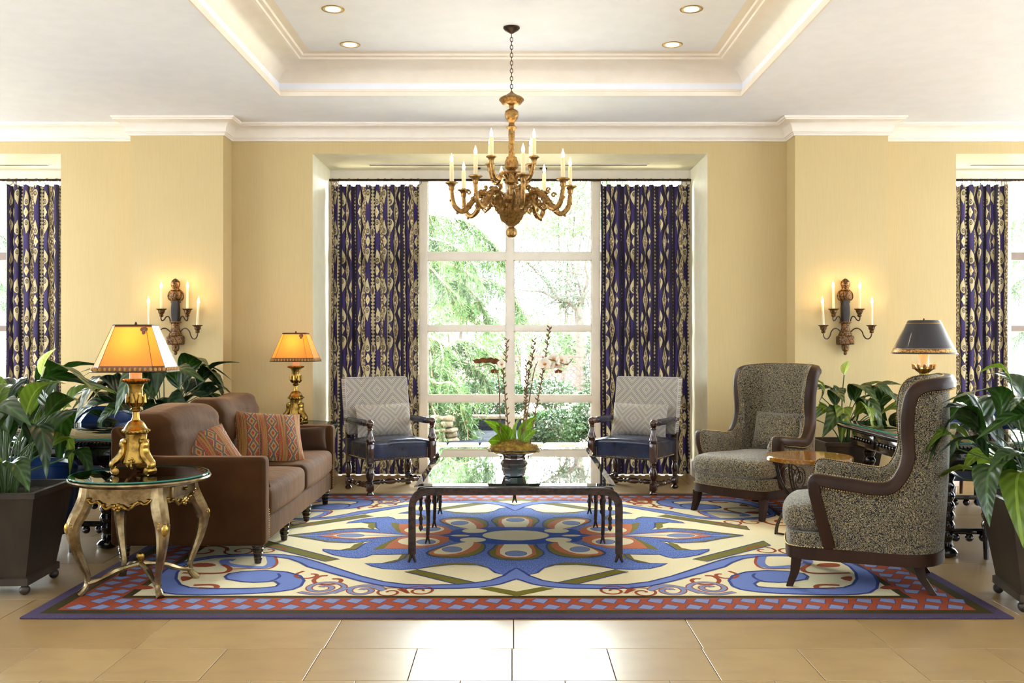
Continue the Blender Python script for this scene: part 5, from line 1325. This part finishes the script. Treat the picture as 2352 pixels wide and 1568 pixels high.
def lily(loc, rz, label, seed, n, hw, h, spread, top, L0, mats, flowers=(), keep=None, low=.25, pot=None):
    t = thing('potted_peace_lily', label, 'potted plant', loc, rz, 'peace lilies in square metal planters'); rr = random.Random(seed)
    planter(t, hw, h)
    stems = MB(); i = 0
    for i in range(n):
        q = (i+.5)/n; az = i*2.39996+rr.uniform(-.3, .3); el = lerp(80, 2, q**.7)+rr.uniform(-8, 8)   # centre upright, outside low
        r0 = rr.uniform(0, hw*.5); b = Vector((r0*math.cos(az), r0*math.sin(az), h-.03))
        reach = spread*math.cos(R(el))**.8*rr.uniform(.65, 1.0); hgt = top*(low+(1-low)*math.sin(R(el)))*rr.uniform(.75, 1.0)
        if keep and not keep(az, el, loc): continue
        tip = b+Vector((reach*math.cos(az), reach*math.sin(az), hgt))
        mid = b.lerp(tip, .5)+Vector((-.15*reach*math.cos(az), -.15*reach*math.sin(az), hgt*.18))
        pth = catmull([b, mid, tip], 4); stems.tube(pth, [.0055-.002*k/len(pth) for k in range(len(pth))], 5)
        L = L0*rr.uniform(.75, 1.2); m_ = rr.choice(mats); me = rr.choice(LM[m_])
        pitch = R(lerp(-50, 12, q)+rr.uniform(-14, 14)); yaw = az+rr.uniform(-.5, .5)
        o = link('leaf', me, t, tip, (rr.uniform(-.5, .5), pitch, yaw), (L, L*rr.uniform(.9, 1.15), L))
    for (x, y, z, L, pit, yaw, roll, mt) in flowers:
        tip = Vector((x, y, z)); b = Vector((x*.2, y*.2, h-.03)); pth = catmull([b, b.lerp(tip, .5)+Vector((-.02, 0, .03)), tip], 4); stems.tube(pth, .0045, 5)
        o = link('spathe' if mt == 's' else 'leaf', sp_me if mt == 's' else LM[mt][0], t, tip, (roll, pit, yaw), (L, L, L))
        if mt == 's': part('spadix', MB().tube([(x, y, z), (x+.02, y-.01, z+.05)], [.005, .004], 6), 'petal', t)
    part('stems', stems, 'stem', t, kind='stuff')
    return t
lily((-2.645, 5.07, 0), R(3), 'large peace lily in a square metal planter at the left edge, nearest the camera', 5, 64, .25, .525, .38, .50, .30, 'gggpd',
     flowers=((.21, -.06, 1.10-.0, .16, R(-70), R(10), .3, 's'), (.27, .0, .95, .15, R(-10), R(-60), .9, 'p'), (.05, -.20, .93, .20, R(-60), R(80), .2, 'p')), keep=lambda az, el, l: not (math.cos(az) > .7 and el < 50))
lily((-2.72, 7.60, 0), R(0), 'tall dark peace lily behind the brown sofa', 21, 44, .25, .525, .40, .58, .33, 'ddg', low=.2)
lily((2.62, 4.74, 0), R(-9), 'large peace lily in a square metal planter at the right edge, nearest the camera', 9, 44, .25, .525, .36, .48, .29, 'ggdp',
     flowers=((-.16, .05, 1.10, .15, R(-25), R(150), .4, 'p'),))
lily((2.64, 7.70, 0), R(0), 'peace lily in a planter between the forward-facing wing chair and the dark desk', 14, 36, .22, .50, .32, .46, .26, 'ggp',
     flowers=((-.04, -.1, 1.02, .13, R(-65), R(30), .3, 's'),), keep=lambda az, el, l: not (math.cos(az) < -.5 and el < 48))

# ------------------------------------------------------------------ ebonised writing desks
def desk(x0, x1, y0, y1, label, group, rzx):
    cx, cyy = (x0+x1)/2, (y0+y1)/2; hx, hy = (x1-x0)/2, (y1-y0)/2; z = .69
    t = thing('writing_desk', label, 'desk', (cx, cyy, 0), 0, group)
    part('desktop', MB().rbox(-hx, hx, -hy, hy, z-.045, z-.006, .010, 2), 'ebony', t)
    bd = MB(); n = int(hx*2/.022)
    for i in range(n+1):
        for s_ in (-1, 1): bd.ball((-hx+.004+i*(2*hx-.008)/n, s_*(hy+.002), z-.026), .010, 6, 5, 1.2)
    n = int(hy*2/.022)
    for i in range(n+1):
        for s_ in (-1, 1): bd.ball((s_*(hx+.002), -hy+.004+i*(2*hy-.008)/n, z-.026), .010, 6, 5, 1.2)
    part('rope_moulding', bd, 'ebony', t, kind='stuff')
    part('glass_cover', MB().rbox(-hx+.01, hx-.01, -hy+.01, hy-.01, z-.0055, z+.004, .003, 1), 'tglass', t)
    e = MB(); 
    for a in (((-hx+.009, -hx+.012, -hy+.01, hy-.01)), ((hx-.012, hx-.009, -hy+.01, hy-.01)), ((-hx+.01, hx-.01, -hy+.009, -hy+.012)), ((-hx+.01, hx-.01, hy-.012, hy-.009))): e.box(*a, z-.005, z+.0035)
    part('glass_edge', e, 'cedge', t, smooth=0)
    part('apron', MB().rbox(-hx+.07, hx-.07, -hy+.07, hy-.07, z-.17, z-.045, .006, 1), 'ebony', t)
    for s_ in (-1, 1):
        k = 3 if hy*2 > 1 else 2
        for i in range(k):
            w = (2*hy-.18)/k; yy = -hy+.09+w*(i+.5)
            d = part('drawer', MB().rbox(s_*(hx-.07)-.008, s_*(hx-.07)+.008, yy-w*.45, yy+w*.45, z-.155, z-.062, .006, 1), 'ebony', t)
            c = MB(); 
            for q in range(7): c.ball((s_*(hx-.058), yy-w*.33+w*.66*q/6, z-.108), .012, 6, 5, 1.3)
            c.rbox(s_*(hx-.062)-.006, s_*(hx-.062)+.006, yy-w*.40, yy+w*.40, z-.072, z-.067, .002, 1)
            part('carved_moulding', c, 'ebony', d)
        for i in range(4):
            w = (2*hx-.18)/4; xx = -hx+.09+w*(i+.5)
            d = part('drawer', MB().rbox(xx-w*.45, xx+w*.45, s_*(hy-.07)-.008, s_*(hy-.07)+.008, z-.155, z-.062, .006, 1), 'ebony', t)
            part('knob', MB().ball((xx, s_*(hy-.052), z-.108), .014, 8, 6), 'ebony', d)
    prof = [(.030, 0), (.055, .010), (.060, .030), (.045, .048), (.030, .056), (.036, .066), (.030, .085)]
    tw = [(.030+.014*abs(math.sin(k*.62)), .10+.0115*k) for k in range(34)]
    for sx in (-1, 1):
        for sy in (-1, 1):
            lx, ly = sx*(hx-.17), sy*(hy-.16)
            part('turned_leg', MB().lathe(prof+tw+[(.028, z-.19), (.042, z-.18), (.042, z-.165)], 16, (lx, ly, 0)), 'ebony', t)
            lx, ly = sx*(hx-.42), sy*(hy-.16)
            if hx > .5: part('turned_leg', MB().lathe([(.02, .13)]+tw+[(.028, z-.19), (.042, z-.18), (.042, z-.165)], 14, (lx, ly, 0)), 'ebony', t)
    for sx in (-1, 1):
        st = MB(); st.rbox(sx*(hx-.17)-.022, sx*(hx-.17)+.022, -hy+.16, hy-.16, .135, .165, .006, 1)
        for q in range(16): st.ball((sx*(hx-.17), -hy+.22+(2*hy-.44)*q/15, .115), .026, 8, 6)
        part('carved_stretcher', st, 'ebony', t)
    for sy in (-1, 1):
        st = MB(); st.rbox(-hx+.17, hx-.17, sy*(hy-.16)-.02, sy*(hy-.16)+.02, .135, .165, .006, 1)
        for q in range(18): st.ball((-hx+.22+(2*hx-.44)*q/17, sy*(hy-.16), .115), .026, 8, 6)
        part('carved_stretcher', st, 'ebony', t)
    return t
desk(-4.15, -2.34, 5.86, 7.05, 'black carved desk with glass top behind the left potted lily', 'black carved writing desks', 0)
desk(2.42, 4.25, 5.62, 7.20, 'black carved desk with glass top behind the right wing chairs', 'black carved writing desks', 0)
def tub_chair(loc, rz, label, hb, w=.31):
    t = thing('blue_desk_chair', label, 'chair', loc, rz, 'blue leather desk chairs')
    n = 18; vs = []; mb = MB()
    def fn(u, v):
        a = lerp(-2.0, 2.0, u); h_ = lerp(hb-.10, hb, max(0, math.cos(a*.75))**.7)
        return ((w+.02*v)*math.sin(a), .27*math.cos(a)*1.0, lerp(.16, h_, v))
    def fi(u, v): x, y, z = fn(u, v); return (x*.82, y*.80, z)
    mb.grid(fn, n, 6); k = len(mb.v); q = MB().grid(fi, n, 6); mb.v += q.v; mb.f += [tuple(i+k for i in f[::-1]) for f in q.f]
    for i in range(n): a, b = i*7+6, (i+1)*7+6; mb.f.append((a, b, b+k, a+k)); a, b = i*7, (i+1)*7; mb.f.append((b, a, a+k, b+k))
    for i in (0, n):
        for j in range(6): a = i*7+j; mb.f.append((a, a+1, a+1+k, a+k) if i == 0 else (a+1, a, a+k, a+1+k))
    part('backrest', mb, 'blueleather', t, smooth=50)
    rim = MB().tube([tuple(Vector(fn(u/24, 1)).lerp(Vector(fi(u/24, 1)), .5)) for u in range(25)], .034, 8); part('rolled_rim', rim, 'blueleather', t)
    part('seat', MB().rbox(-.24, .24, -.24, .20, .30, .44, .035, 3, 4), 'blueleather', t)
    for sx in (-1, 1):
        for sy in (-1, 1): part('leg', MB().lathe([(.014, 0), (.022, .17)], 8, (sx*.20, sy*.18, 0)), 'ebony', t)
tub_chair((-3.16, 7.45, 0), R(12), 'blue leather chair drawn up behind the left carved desk', .74)
tub_chair((3.60, 7.58, 0), R(-8), 'blue leather chair drawn up behind the right carved desk', .76)
tub_chair((-2.86, 5.70, 0), R(186), 'blue leather chair drawn up to the near side of the left carved desk', .60, .26)
tub_chair((2.98, 5.52, 0), R(178), 'blue leather chair drawn up to the near side of the right carved desk', .58, .26)
# rattan-backed chair beyond the right desk
t = thing('rattan_chair', 'orange woven-back chair by the window at the right edge of the room', 'chair', (3.98, 7.95, 0), R(-10))
part('backrest', MB().rbox(-.24, .24, .17, .21, .42, .82, .018, 2, 6, fn=lambda x, y, z: (x, y+(z-.42)*.15-.10*(x/.24)**2, z)), 'rattan', t)
wv = MB()
for k in range(-9, 16):
    for sg in (-1, 1):
        pts = [(-.24+.48*j/12, 0, .44+k*.04-.1+sg*(.48*j/12-.24)*.9) for j in range(13)]; pts = [p for p in pts if .44 < p[2] < .81]
        if len(pts) > 2: wv.tube([(x, .166+(z-.42)*.15-.10*(x/.24)**2-.002, z) for x, y, z in pts], .0035, 4)
part('woven_cane', wv, 'bronzerod', t, kind='stuff')
part('seat', MB().rbox(-.25, .25, -.24, .20, .40, .45, .015, 2), 'rattan', t)
for sx in (-1, 1):
    for y in (-.21, .18): part('leg', MB().tube([(sx*.22, y, .41), (sx*.235, y*1.05, 0)], [.018, .013], 8), 'wenge', t)

# ------------------------------------------------------------------ lamps with black shades
def black_lamp(loc, label, s_=1, on=True):
    t = thing('desk_lamp', label, 'lamp', loc, 0, 'lamps with black gold-lined shades')
    t.scale = (s_, s_, s_)
    part('lamp_base', MB().lathe([(.085, 0), (.090, .012), (.080, .03), (.072, .036), (.085, .05), (.090, .065), (.060, .10), (.035, .12), (.028, .135), (.05, .15), (.058, .165), (.090, .196), (.096, .205), (.06, .225), (.044, .24), (.030, .252), (.034, .262), (.056, .285), (.062, .305), (.052, .325), (.034, .338), (.026, .36), (.030, .375), (.050, .39), (.064, .405), (.055, .412)], 32, flute=8, fa=.05), 'gold', t)
    lv = MB()
    for k in range(10):
        T = Matrix.Rotation(k*PI/5, 4, 'Z'); lv.tube([(.04, 0, .40), (.064, 0, .412), (.070, 0, .430), (.078, 0, .434)], [.008, .014, .010, .002], 6, T)
    part('leaf_collar', lv, 'chgold', t)
    part('candle_sleeve', MB().lathe([(.032, .40), (.032, .52), (.030, .524), (0, .524)], 18), 'glow', t)
    pr_ = [(.212, .503), (.205, .510), (.105, .722), (.100, .727)]
    sh = MB(); n = 40
    vs = [(r*math.cos(2*PI*i/n), r*math.sin(2*PI*i/n), z) for r, z in pr_+[(r-.003, z) for r, z in pr_[::-1]] for i in range(n)]
    m = len(pr_)*2; sh.add(vs, [(k*n+i, k*n+(i+1) % n, ((k+1) % m)*n+(i+1) % n, ((k+1) % m)*n+i) for k in range(m) for i in range(n)])
    o = part('lamp_shade', sh, 'inkshade', t, smooth=30)
    def bnd(z0, z1):
        f = lambda z: lerp(.205, .105, (z-.510)/.212)+.0012
        b = MB(); b.add([(f(z)*math.cos(2*PI*i/n), f(z)*math.sin(2*PI*i/n), z) for z in (z0, z1) for i in range(n)], [(i, (i+1) % n, n+(i+1) % n, n+i) for i in range(n)]); return b
    part('gold_border', bnd(.514, .534), 'goldline', o); part('gold_line', bnd(.705, .709), 'brass', o); part('gold_line', bnd(.537, .540), 'brass', o)
    fi_ = MB().lathe([(.003, .722), (.006, .734), (.002, .742)], 8); 
    for a in (0, PI/2): fi_.tube([(.102*math.cos(a), .102*math.sin(a), .722), (-.102*math.cos(a), -.102*math.sin(a), .722)], .002, 4)
    fi_.tube([(0, 0, .52), (0, 0, .73)], .003, 5)
    part('finial', fi_, 'bronzerod', o)
    if on:
        l = light('lamp_bulb', 'POINT', (0, 0, .62), (0, 0, 0), 14, (1, .60, .24), shadow_soft_size=.035); l.parent = t
black_lamp((2.757, 6.5, .694), 'lamp with black conical shade and gilt base on the right carved desk')
t = thing('stand', 'low dark stand under the black-shaded lamp, behind the left potted lily', 'table', (-3.98, 8.12, 0))
part('tabletop', MB().lathe([(0, .30), (.20, .30), (.21, .31), (.20, .325), (0, .325)], 28), 'ebony', t)
part('pedestal', MB().lathe([(.15, 0), (.15, .02), (.04, .05), (.03, .15), (.05, .2), (.03, .28), (.06, .30)], 16), 'ebony', t)
black_lamp((-3.98, 8.12, .325), 'lamp with black conical shade half hidden behind the left potted lily', .80, False)

# ------------------------------------------------------------------ the garden beyond the windows
struct('ground', MB().box(-30, 30, YG+.12, 60, -.25, -.12), 'lawn')
pv = link('patio', None); pv['kind'] = 'structure'; pv.name = 'patio_paving'
part('patio_bed', MB().box(-9, 9, YG+.13, 12.1, -.12, -.045), 'grout', pv)
rr = random.Random(2)
slab = MB().rbox(-.295, .295, -.295, .295, -.05, 0, .008, 1).mesh('paving_slab', 'patio', 30)
for j in range(4):
    for i in range(-6, 6): link('paving_slab', slab, pv, (.3+i*.6+.3*(j % 2), YG+.45+j*.6, -.01+rr.uniform(-.002, .002)))
kerb = MB().rbox(-.19, .19, -.10, .10, -.03, .035, .02, 1).mesh('edging_stone', 'rock', 40)
kb = thing('stone_edging', 'low pale stone edging along the garden bed outside the central window', 'edging', (0, 12.0, 0))
for i in range(-9, 9): link('edging_stone', kerb, kb, (.2+i*.4, rr.uniform(-.01, .01), -.01), (0, 0, rr.uniform(-.03, .03)))
def gpt(px, py, Y): return Vector(((px-1176)*Y/F, Y, H+(784-py)*Y/F))
# rock stack left of the basin, and to the right
rk = []
for s in range(5):
    r2 = random.Random(s); rk.append(MB().rbox(-.12, .12, -.10, .10, -.05, .05, .04, 2, 2, fn=lambda x, y, z: (x*(1+.3*mnoise.noise(Vector((x*6, y*6, z*6+s*9)))), y, z+.03*mnoise.noise(Vector((x*9+s, y*9, z*3))))).mesh('stone', 'rock', 40))
def rocks(name, label, x0, x1, y, z0, z1, seed, group='stacked stone walls in the garden'):
    t = thing(name, label, 'rocks', ((x0+x1)/2, y, 0), 0, group); r2 = random.Random(seed); z = z0; w = (x1-x0)
    while z < z1:
        x = -w/2+r2.uniform(0, .06); hgt = r2.uniform(.05, .085)
        while x < w/2:
            sc = r2.uniform(.4, .8); link('stone', rk[r2.randrange(5)], t, (x+.1*sc, r2.uniform(-.06, .06), z+hgt/2), (r2.uniform(-.1, .1), 0, r2.uniform(-.4, .4)), (sc, 1.2, hgt/.095)); x += .22*sc
        z += hgt
rocks('rock_wall', 'stack of pale stones left of the dark garden basin', -1.06, -.80, 12.5, -.12, .32, 1)
rocks('rock_wall', 'stacked stones right of the dark garden basin, behind the orchid', .15, .85, 13.6, -.12, .30, 2)
t = thing('garden_basin', 'dark water basin in the garden behind the orchid pot', 'pond', (-.42, 13.15, 0))
part('basin_back', MB().rbox(-.42, .62, .80, .90, -.10, .16, .02, 1), 'water', t); part('water', MB().box(-.40, .60, -.95, .80, -.06, .01), 'water', t, smooth=0)
part('ledge', MB().rbox(-.5, .7, .78, 1.0, .16, .22, .02, 1), 'rock', t)
# lattice fence of overlapping arcs between pale posts on a low stuccoed wall
fy = 16.5
t = thing('garden_wall', 'low pale stucco wall below the lattice fence outside', 'wall', (0, fy, 0)); part('wall_body', MB().box(-8, 8, -.02, .25, -.12, .42), 'stucco', t, smooth=0)
lf = thing('lattice_fence', 'brown lattice fence of overlapping arcs between pale posts outside', 'fence', (0, fy, .445))
def lat_panel(w, h):
    mb = MB(); s = .105; nx = int(w/s); 
    for j in range(int(h/(s*.52))+1):
        for i in range(nx+(j % 2 == 0)*0):
            cx = -w/2+s*(i+.5)+(s/2 if j % 2 else 0)
            if cx > w/2-.02: continue
            pts = [(cx+s*.52*math.cos(a), 0, j*s*.52+s*.52*math.sin(a)) for a in [PI*q/8 for q in range(9)]]
            mb.tube(pts, .015, 4)
    mb.box(-w/2, w/2, -.015, .015, h, h+.035); mb.box(-w/2, w/2, -.015, .015, -.03, .0)
    return mb
pn = lat_panel(1.0, .54).mesh('lattice_panel', 'lattice', 0); pn2 = lat_panel(1.0, .54)
fpost = MB().rbox(-.055, .055, -.05, .05, -.02, .62, .01, 1).mesh('fence_post', 'stucco', 30)
for i in range(-5, 6): x = -.90+i*1.11; link('fence_post', fpost, lf, (x, 0, 0)); link('lattice_panel', pn, lf, (x+.555, 0, .03))
# pale house far behind, its windows, and a high white lattice
hs = thing('house', 'pale stucco house seen through the trees outside', 'building', (0, 27, 0))
part('wall', MB().box(-9, -1.2, 0, .3, -.2, 7.5), 'stucco', hs, smooth=0); part('wall', MB().box(1.2, 9, -1, -.7, -.2, 3.4), 'stucco', hs, smooth=0)
part('reflection_block', MB().rbox(-1.35, .15, -1.2, 0, 1.35, 2.1, .03, 1), 'stucco', hs)  # pale block added to imitate a reflection in the window glass
for (x, z) in ((1.75, 1.0), (2.1, 1.0), (-4, 2.6), (-2.6, 2.6)):
    f = part('window', MB().box(x-.2, x+.25, -1.06 if x > 0 else -.06, -1.0 if x > 0 else 0, z-.5, z+.5), 'bwin', hs, smooth=0)
    s = MB(); yy = -1.07 if x > 0 else -.07; s.box(x-.01, x+.05, yy-.02, yy, z-.5, z+.5); s.box(x-.2, x+.25, yy-.02, yy, z-.02, z+.03); part('muntin', s, 'stucco', f, smooth=0)
wl = thing('high_lattice', 'white lattice strip high up outside at the top left of the central window', 'lattice', (-2.4, 14.6, 3.46))
mb = MB()
for k in range(-12, 13):
    for sg in (-1, 1):
        a, b = Vector((k*.11, 0, 0)), Vector((k*.11+sg*.26, 0, .26))
        mb.tube([a, b], .014, 4)
part('lattice_panel', mb, 'wlattice', wl); part('rail', MB().box(-1.6, 1.6, -.03, .03, -.06, 0), 'wlattice', wl, smooth=0)
for sx in (-1.55, .92): part('post', MB().box(sx-.05, sx+.05, -.05, .05, -3.55, .30), 'wlattice', wl, smooth=0)
# foliage masses
def leaves_np(C, size, rng, asp=.45, dirs=None, droop=0):
    n = len(C); d = rng.normal(size=(n, 3)) if dirs is None else dirs+rng.normal(size=(n, 3))*.25
    d /= np.linalg.norm(d, axis=1)[:, None]; e = rng.normal(size=(n, 3)); e -= (e*d).sum(1)[:, None]*d; e /= np.linalg.norm(e, axis=1)[:, None]
    s = size*rng.uniform(.6, 1.3, n)[:, None]
    V = np.stack([C, C+d*s*.5+e*s*asp*.5, C+d*s, C+d*s*.5-e*s*asp*.5], 1).reshape(-1, 3)
    return V
def np_part(name, V, k, mat, parent, kind=None):
    n = len(V)//k; me = bpy.data.meshes.new(name); me.vertices.add(len(V)); me.vertices.foreach_set('co', V.astype(np.float32).ravel())
    me.loops.add(n*k); me.loops.foreach_set('vertex_index', np.arange(n*k, dtype=np.int32)); me.polygons.add(n)
    me.polygons.foreach_set('loop_start', np.arange(0, n*k, k, dtype=np.int32)); me.update(); me.materials.append(M[mat])
    o = link(name, me, parent); 
    if kind: o['kind'] = kind
    return o
def bush(loc, r, n, size, mat, label, seed, name='shrub', trunk=True, group='green shrubs in the garden bed'):
    rng = np.random.default_rng(seed); t = thing(name, label, 'shrub' if name == 'shrub' else 'tree', loc, 0, group)
    u = rng.normal(size=(n, 3)); u /= np.linalg.norm(u, axis=1)[:, None]; rad = rng.uniform(.55, 1, n)**.6
    nb_ = 9; bc = rng.normal(size=(nb_, 3)); bc /= np.linalg.norm(bc, axis=1)[:, None]
    lump = 1+.22*np.max(u @ bc.T, axis=1)
    C = u*(rad*lump)[:, None]*np.array(r)*.8; C[:, 2] += r[2]
    C = C[C[:, 2] > -loc[2]-.05]
    np_part('crown', leaves_np(C, size, rng), 4, mat, t, 'stuff')
    st = MB(); r2 = random.Random(seed)
    for k in range(5): a = r2.uniform(0, 6.28); st.tube([(0, 0, -loc[2]*.98), (.3*r[0]*math.cos(a), .3*r[1]*math.sin(a), r[2]*.8), (.6*r[0]*math.cos(a), .6*r[1]*math.sin(a), r[2]*1.4)], [.03, .02, .008], 5)
    part('trunk', st, 'bark', t)
    return t
bush((-1.30, 12.75, -.1), (.42, .35, .36), 2600, .055, 'fol1', 'dark green shrub left of the stacked stones', 1)
bush((-.30, 14.5, .10), (.66, .40, .33), 4200, .06, 'fol1', 'rounded green shrub behind the dark basin', 2)
bush((-1.15, 14.0, .0), (.45, .4, .45), 3000, .06, 'fol1', 'green shrub behind the left stone stack', 9)
bush((.62, 12.62, -.1), (.48, .34, .26), 4000, .055, 'fol1', 'bright green shrub right of the orchid pot, at the patio edge', 3)
bush((1.10, 12.75, -.1), (.32, .32, .42), 2600, .055, 'fol1', 'taller green shrub beside the right window post', 4)
bush((.55, 14.2, .30), (.42, .35, .22), 1800, .055, 'fol1', 'small dark shrub above the right stacked stones', 5)
bush((1.35, 15.6, .0), (.22, .3, .80), 1300, .07, 'fol3', 'slim leafy shrub rising in front of the fence at the right', 6)
for i, (x, y, z, r, n, m_, lb) in enumerate((
  (-2.2, 19.5, 1.0, (1.6, 1.1, 1.35), 9000, 'fol2', 'pale leafy tree behind the fence at the left of the central window'),
  (.3, 20.5, .4, (1.3, 1.0, .75), 5000, 'fol2', 'pale leafy tree behind the fence, beyond the orchid'),
  (2.3, 20.0, .2, (1.2, 1.0, .75), 4500, 'fol2', 'pale leafy tree behind the fence at the right of the central window'),
  (-1.3, 22.0, 1.6, (1.0, 1.0, 1.2), 5000, 'fol3', 'mid green tree far behind the window mullion'),
  (1.2, 23.0, 3.5, (1.7, 1.2, 1.1), 8000, 'fol2', 'feathery pale crown filling the top right pane'),
  (-7.3, 17.0, .6, (2.4, 1.5, 2.3), 12000, 'fol2', 'pale tree outside the left edge window'),
  (7.9, 17.0, .6, (2.4, 1.5, 2.3), 12000, 'fol2', 'pale tree outside the right edge window'))):
    bush((x, y, z), r, n, .10 if y > 18 else .085, m_, lb, 20+i, 'garden_tree', group='pale trees beyond the garden fence')
# dark branching tree on the right
tr = thing('branching_tree', 'dark-limbed spreading tree outside the right panes', 'tree', (0, 17.5, 0), 0)
Yt = 17.5
def gp(px, py, dy=0): p = gpt(px, py, Yt+dy); return (p.x, dy, p.z)
limbs = [([(1334, 900), (1336, 800), (1330, 720), (1322, 706), (1300, 690), (1280, 682), (1262, 655), (1248, 640), (1225, 615), (1205, 595), (1190, 560)], [.13, .11, .09, .06, .045, .04, .035, .03, .025, .018, .01], .0),
  ([(1330, 715), (1338, 680), (1330, 650), (1318, 620), (1312, 590), (1305, 540), (1300, 480)], [.07, .06, .045, .035, .03, .022, .012], .3),
  ([(1332, 700), (1342, 670), (1350, 640), (1345, 610), (1352, 560), (1360, 500)], [.05, .04, .03, .025, .018, .01], -.3),
  ([(1295, 688), (1270, 682), (1245, 670), (1215, 668), (1185, 664)], [.035, .03, .022, .018, .008], -.2),
  ([(1278, 682), (1292, 700), (1303, 722)], [.03, .022, .012], .2), ([(1328, 690), (1310, 660), (1300, 640), (1285, 620), (1262, 608), (1240, 600)], [.03, .025, .02, .016, .012, .006], .4)]
lm = MB(); tips = []
r2 = random.Random(5)
for pts, rad, off in limbs:
    p = catmull([gp(x, y, off*(i/len(pts))*2) for i, (x, y) in enumerate(pts)], 4); q = [v.x for v in catmull([(a, 0, 0) for a in rad], 4)]
    lm.tube(p, q, 7)
    for i in range(6 if len(pts) > 8 else 2, len(p)):
        tips.append(p[i])
        if r2.random() < .55:
            a = r2.uniform(0, 6.28); L = r2.uniform(.2, .6); d = Vector((math.cos(a), r2.uniform(-.5, .5), math.sin(a)*.7)).normalized(); e = p[i]+d*L*.5+Vector((0, 0, .04)); f = p[i]+d*L
            lm.tube([p[i], e, f], [q[i]*.4, q[i]*.25+.002, .003], 5); tips += [e, f, f]
part('trunk', lm, 'bark', tr)
rng = np.random.default_rng(3); T_ = np.array([tuple(v) for v in tips]); C = T_[rng.integers(0, len(T_), 3600)]+rng.normal(size=(3600, 3))*np.array([.16, .2, .11]); np_part('crown', leaves_np(C, .06, rng), 4, 'fol3', tr, 'stuff')
# drooping bald-cypress boughs on the left
cyp = thing('cypress_tree', 'drooping feathery cypress boughs outside the left panes', 'tree', (0, 14.0, 0))
bw = MB(); ND = []; rng = np.random.default_rng(8)
def bough(pts, Y, dens=1, L=.32):
    p = catmull([(gpt(x, y, Y).x, Y-14.0+.12*math.sin(i*2.1), gpt(x, y, Y).z) for i, (x, y) in enumerate(pts)], 6); n = len(p)
    bw.tube(p, [.018*(1-i/n)+.004 for i in range(n)], 5)
    for i in range(2, n):
        for k in range(3):
            d = Vector((rng.uniform(-.7, .7), rng.uniform(-.6, .6), rng.uniform(-1.1, .1))).normalized(); t_ = (p[i]-p[i-1]).normalized(); d = (d+t_*.9).normalized(); LL = L*rng.uniform(.5, 1.2)
            s_ = [p[i]+d*LL*j/5+Vector((0, 0, -.22*LL*(j/5)**2*2)) for j in range(6)]
            bw.tube(s_, [.004, .003, .003, .002, .002, .001], 3)
            m = int(46*dens)
            for j in range(5):
                a, b = np.array(s_[j]), np.array(s_[j+1]); u = rng.random(m//5*1)[:, None]; c = a+(b-a)*u
                dr = np.array(tuple(d))[None, :]*.8+rng.normal(size=(len(c), 3))*.55+np.array([0, 0, -.35]); ND.append((c, dr))
for pts, Y in (([(930, 470), (985, 490), (1040, 500), (1090, 520), (1130, 555), (1155, 590)], 13.6), ([(920, 520), (985, 545), (1030, 560), (1075, 590)], 13.2), ([(940, 600), (985, 612), (1020, 650), (1060, 690), (1075, 705)], 13.6),
   ([(960, 590), (1040, 610), (1090, 635), (1140, 650), (1180, 670), (1195, 720)], 13.9), ([(985, 770), (1010, 790), (1020, 830), (1040, 870), (1075, 900)], 13.0), ([(950, 790), (1010, 800), (1060, 780), (1110, 800), (1150, 830)], 13.4),
   ([(960, 850), (1000, 880), (1040, 880), (1060, 930), (1072, 980), (1075, 1020)], 12.6), ([(950, 900), (985, 925), (1005, 960)], 12.5), ([(1000, 640), (1060, 650), (1100, 690), (1120, 730)], 14.0),
   ([(930, 420), (960, 440), (990, 520), (1000, 600)], 13.8), ([(960, 740), (985, 800), (995, 870), (1010, 900)], 13.0), ([(930, 560), (1000, 580), (1100, 560), (1150, 600)], 14.2), ([(1000, 820), (1060, 830), (1100, 850), (1120, 880)], 13.5),
   ([(-60, 520), (0, 540), (40, 590)], 13.0), ([(-60, 700), (0, 690), (60, 740)], 13.2), ([(-60, 620), (0, 650), (50, 680)], 13.4), ([(2400, 460), (2340, 500), (2280, 560)], 13.0), ([(2420, 620), (2350, 640), (2290, 690)], 13.2), ([(2420, 720), (2350, 760), (2280, 800)], 13.2), ([(2410, 560), (2340, 590), (2270, 620)], 13.6)): bough(pts, Y)
bw.tube([(-5.2, .6, -.12), (-5.0, .4, 2.5), (-4.2, .2, 5.2)], [.22, .18, .1], 9)
part('trunk', bw, 'bark2', cyp)
C = np.concatenate([c for c, d in ND]); D = np.concatenate([d for c, d in ND])
np_part('needles', leaves_np(C, .085, rng, .14, D/np.linalg.norm(D, axis=1)[:, None]), 4, 'fern', cyp, 'stuff')
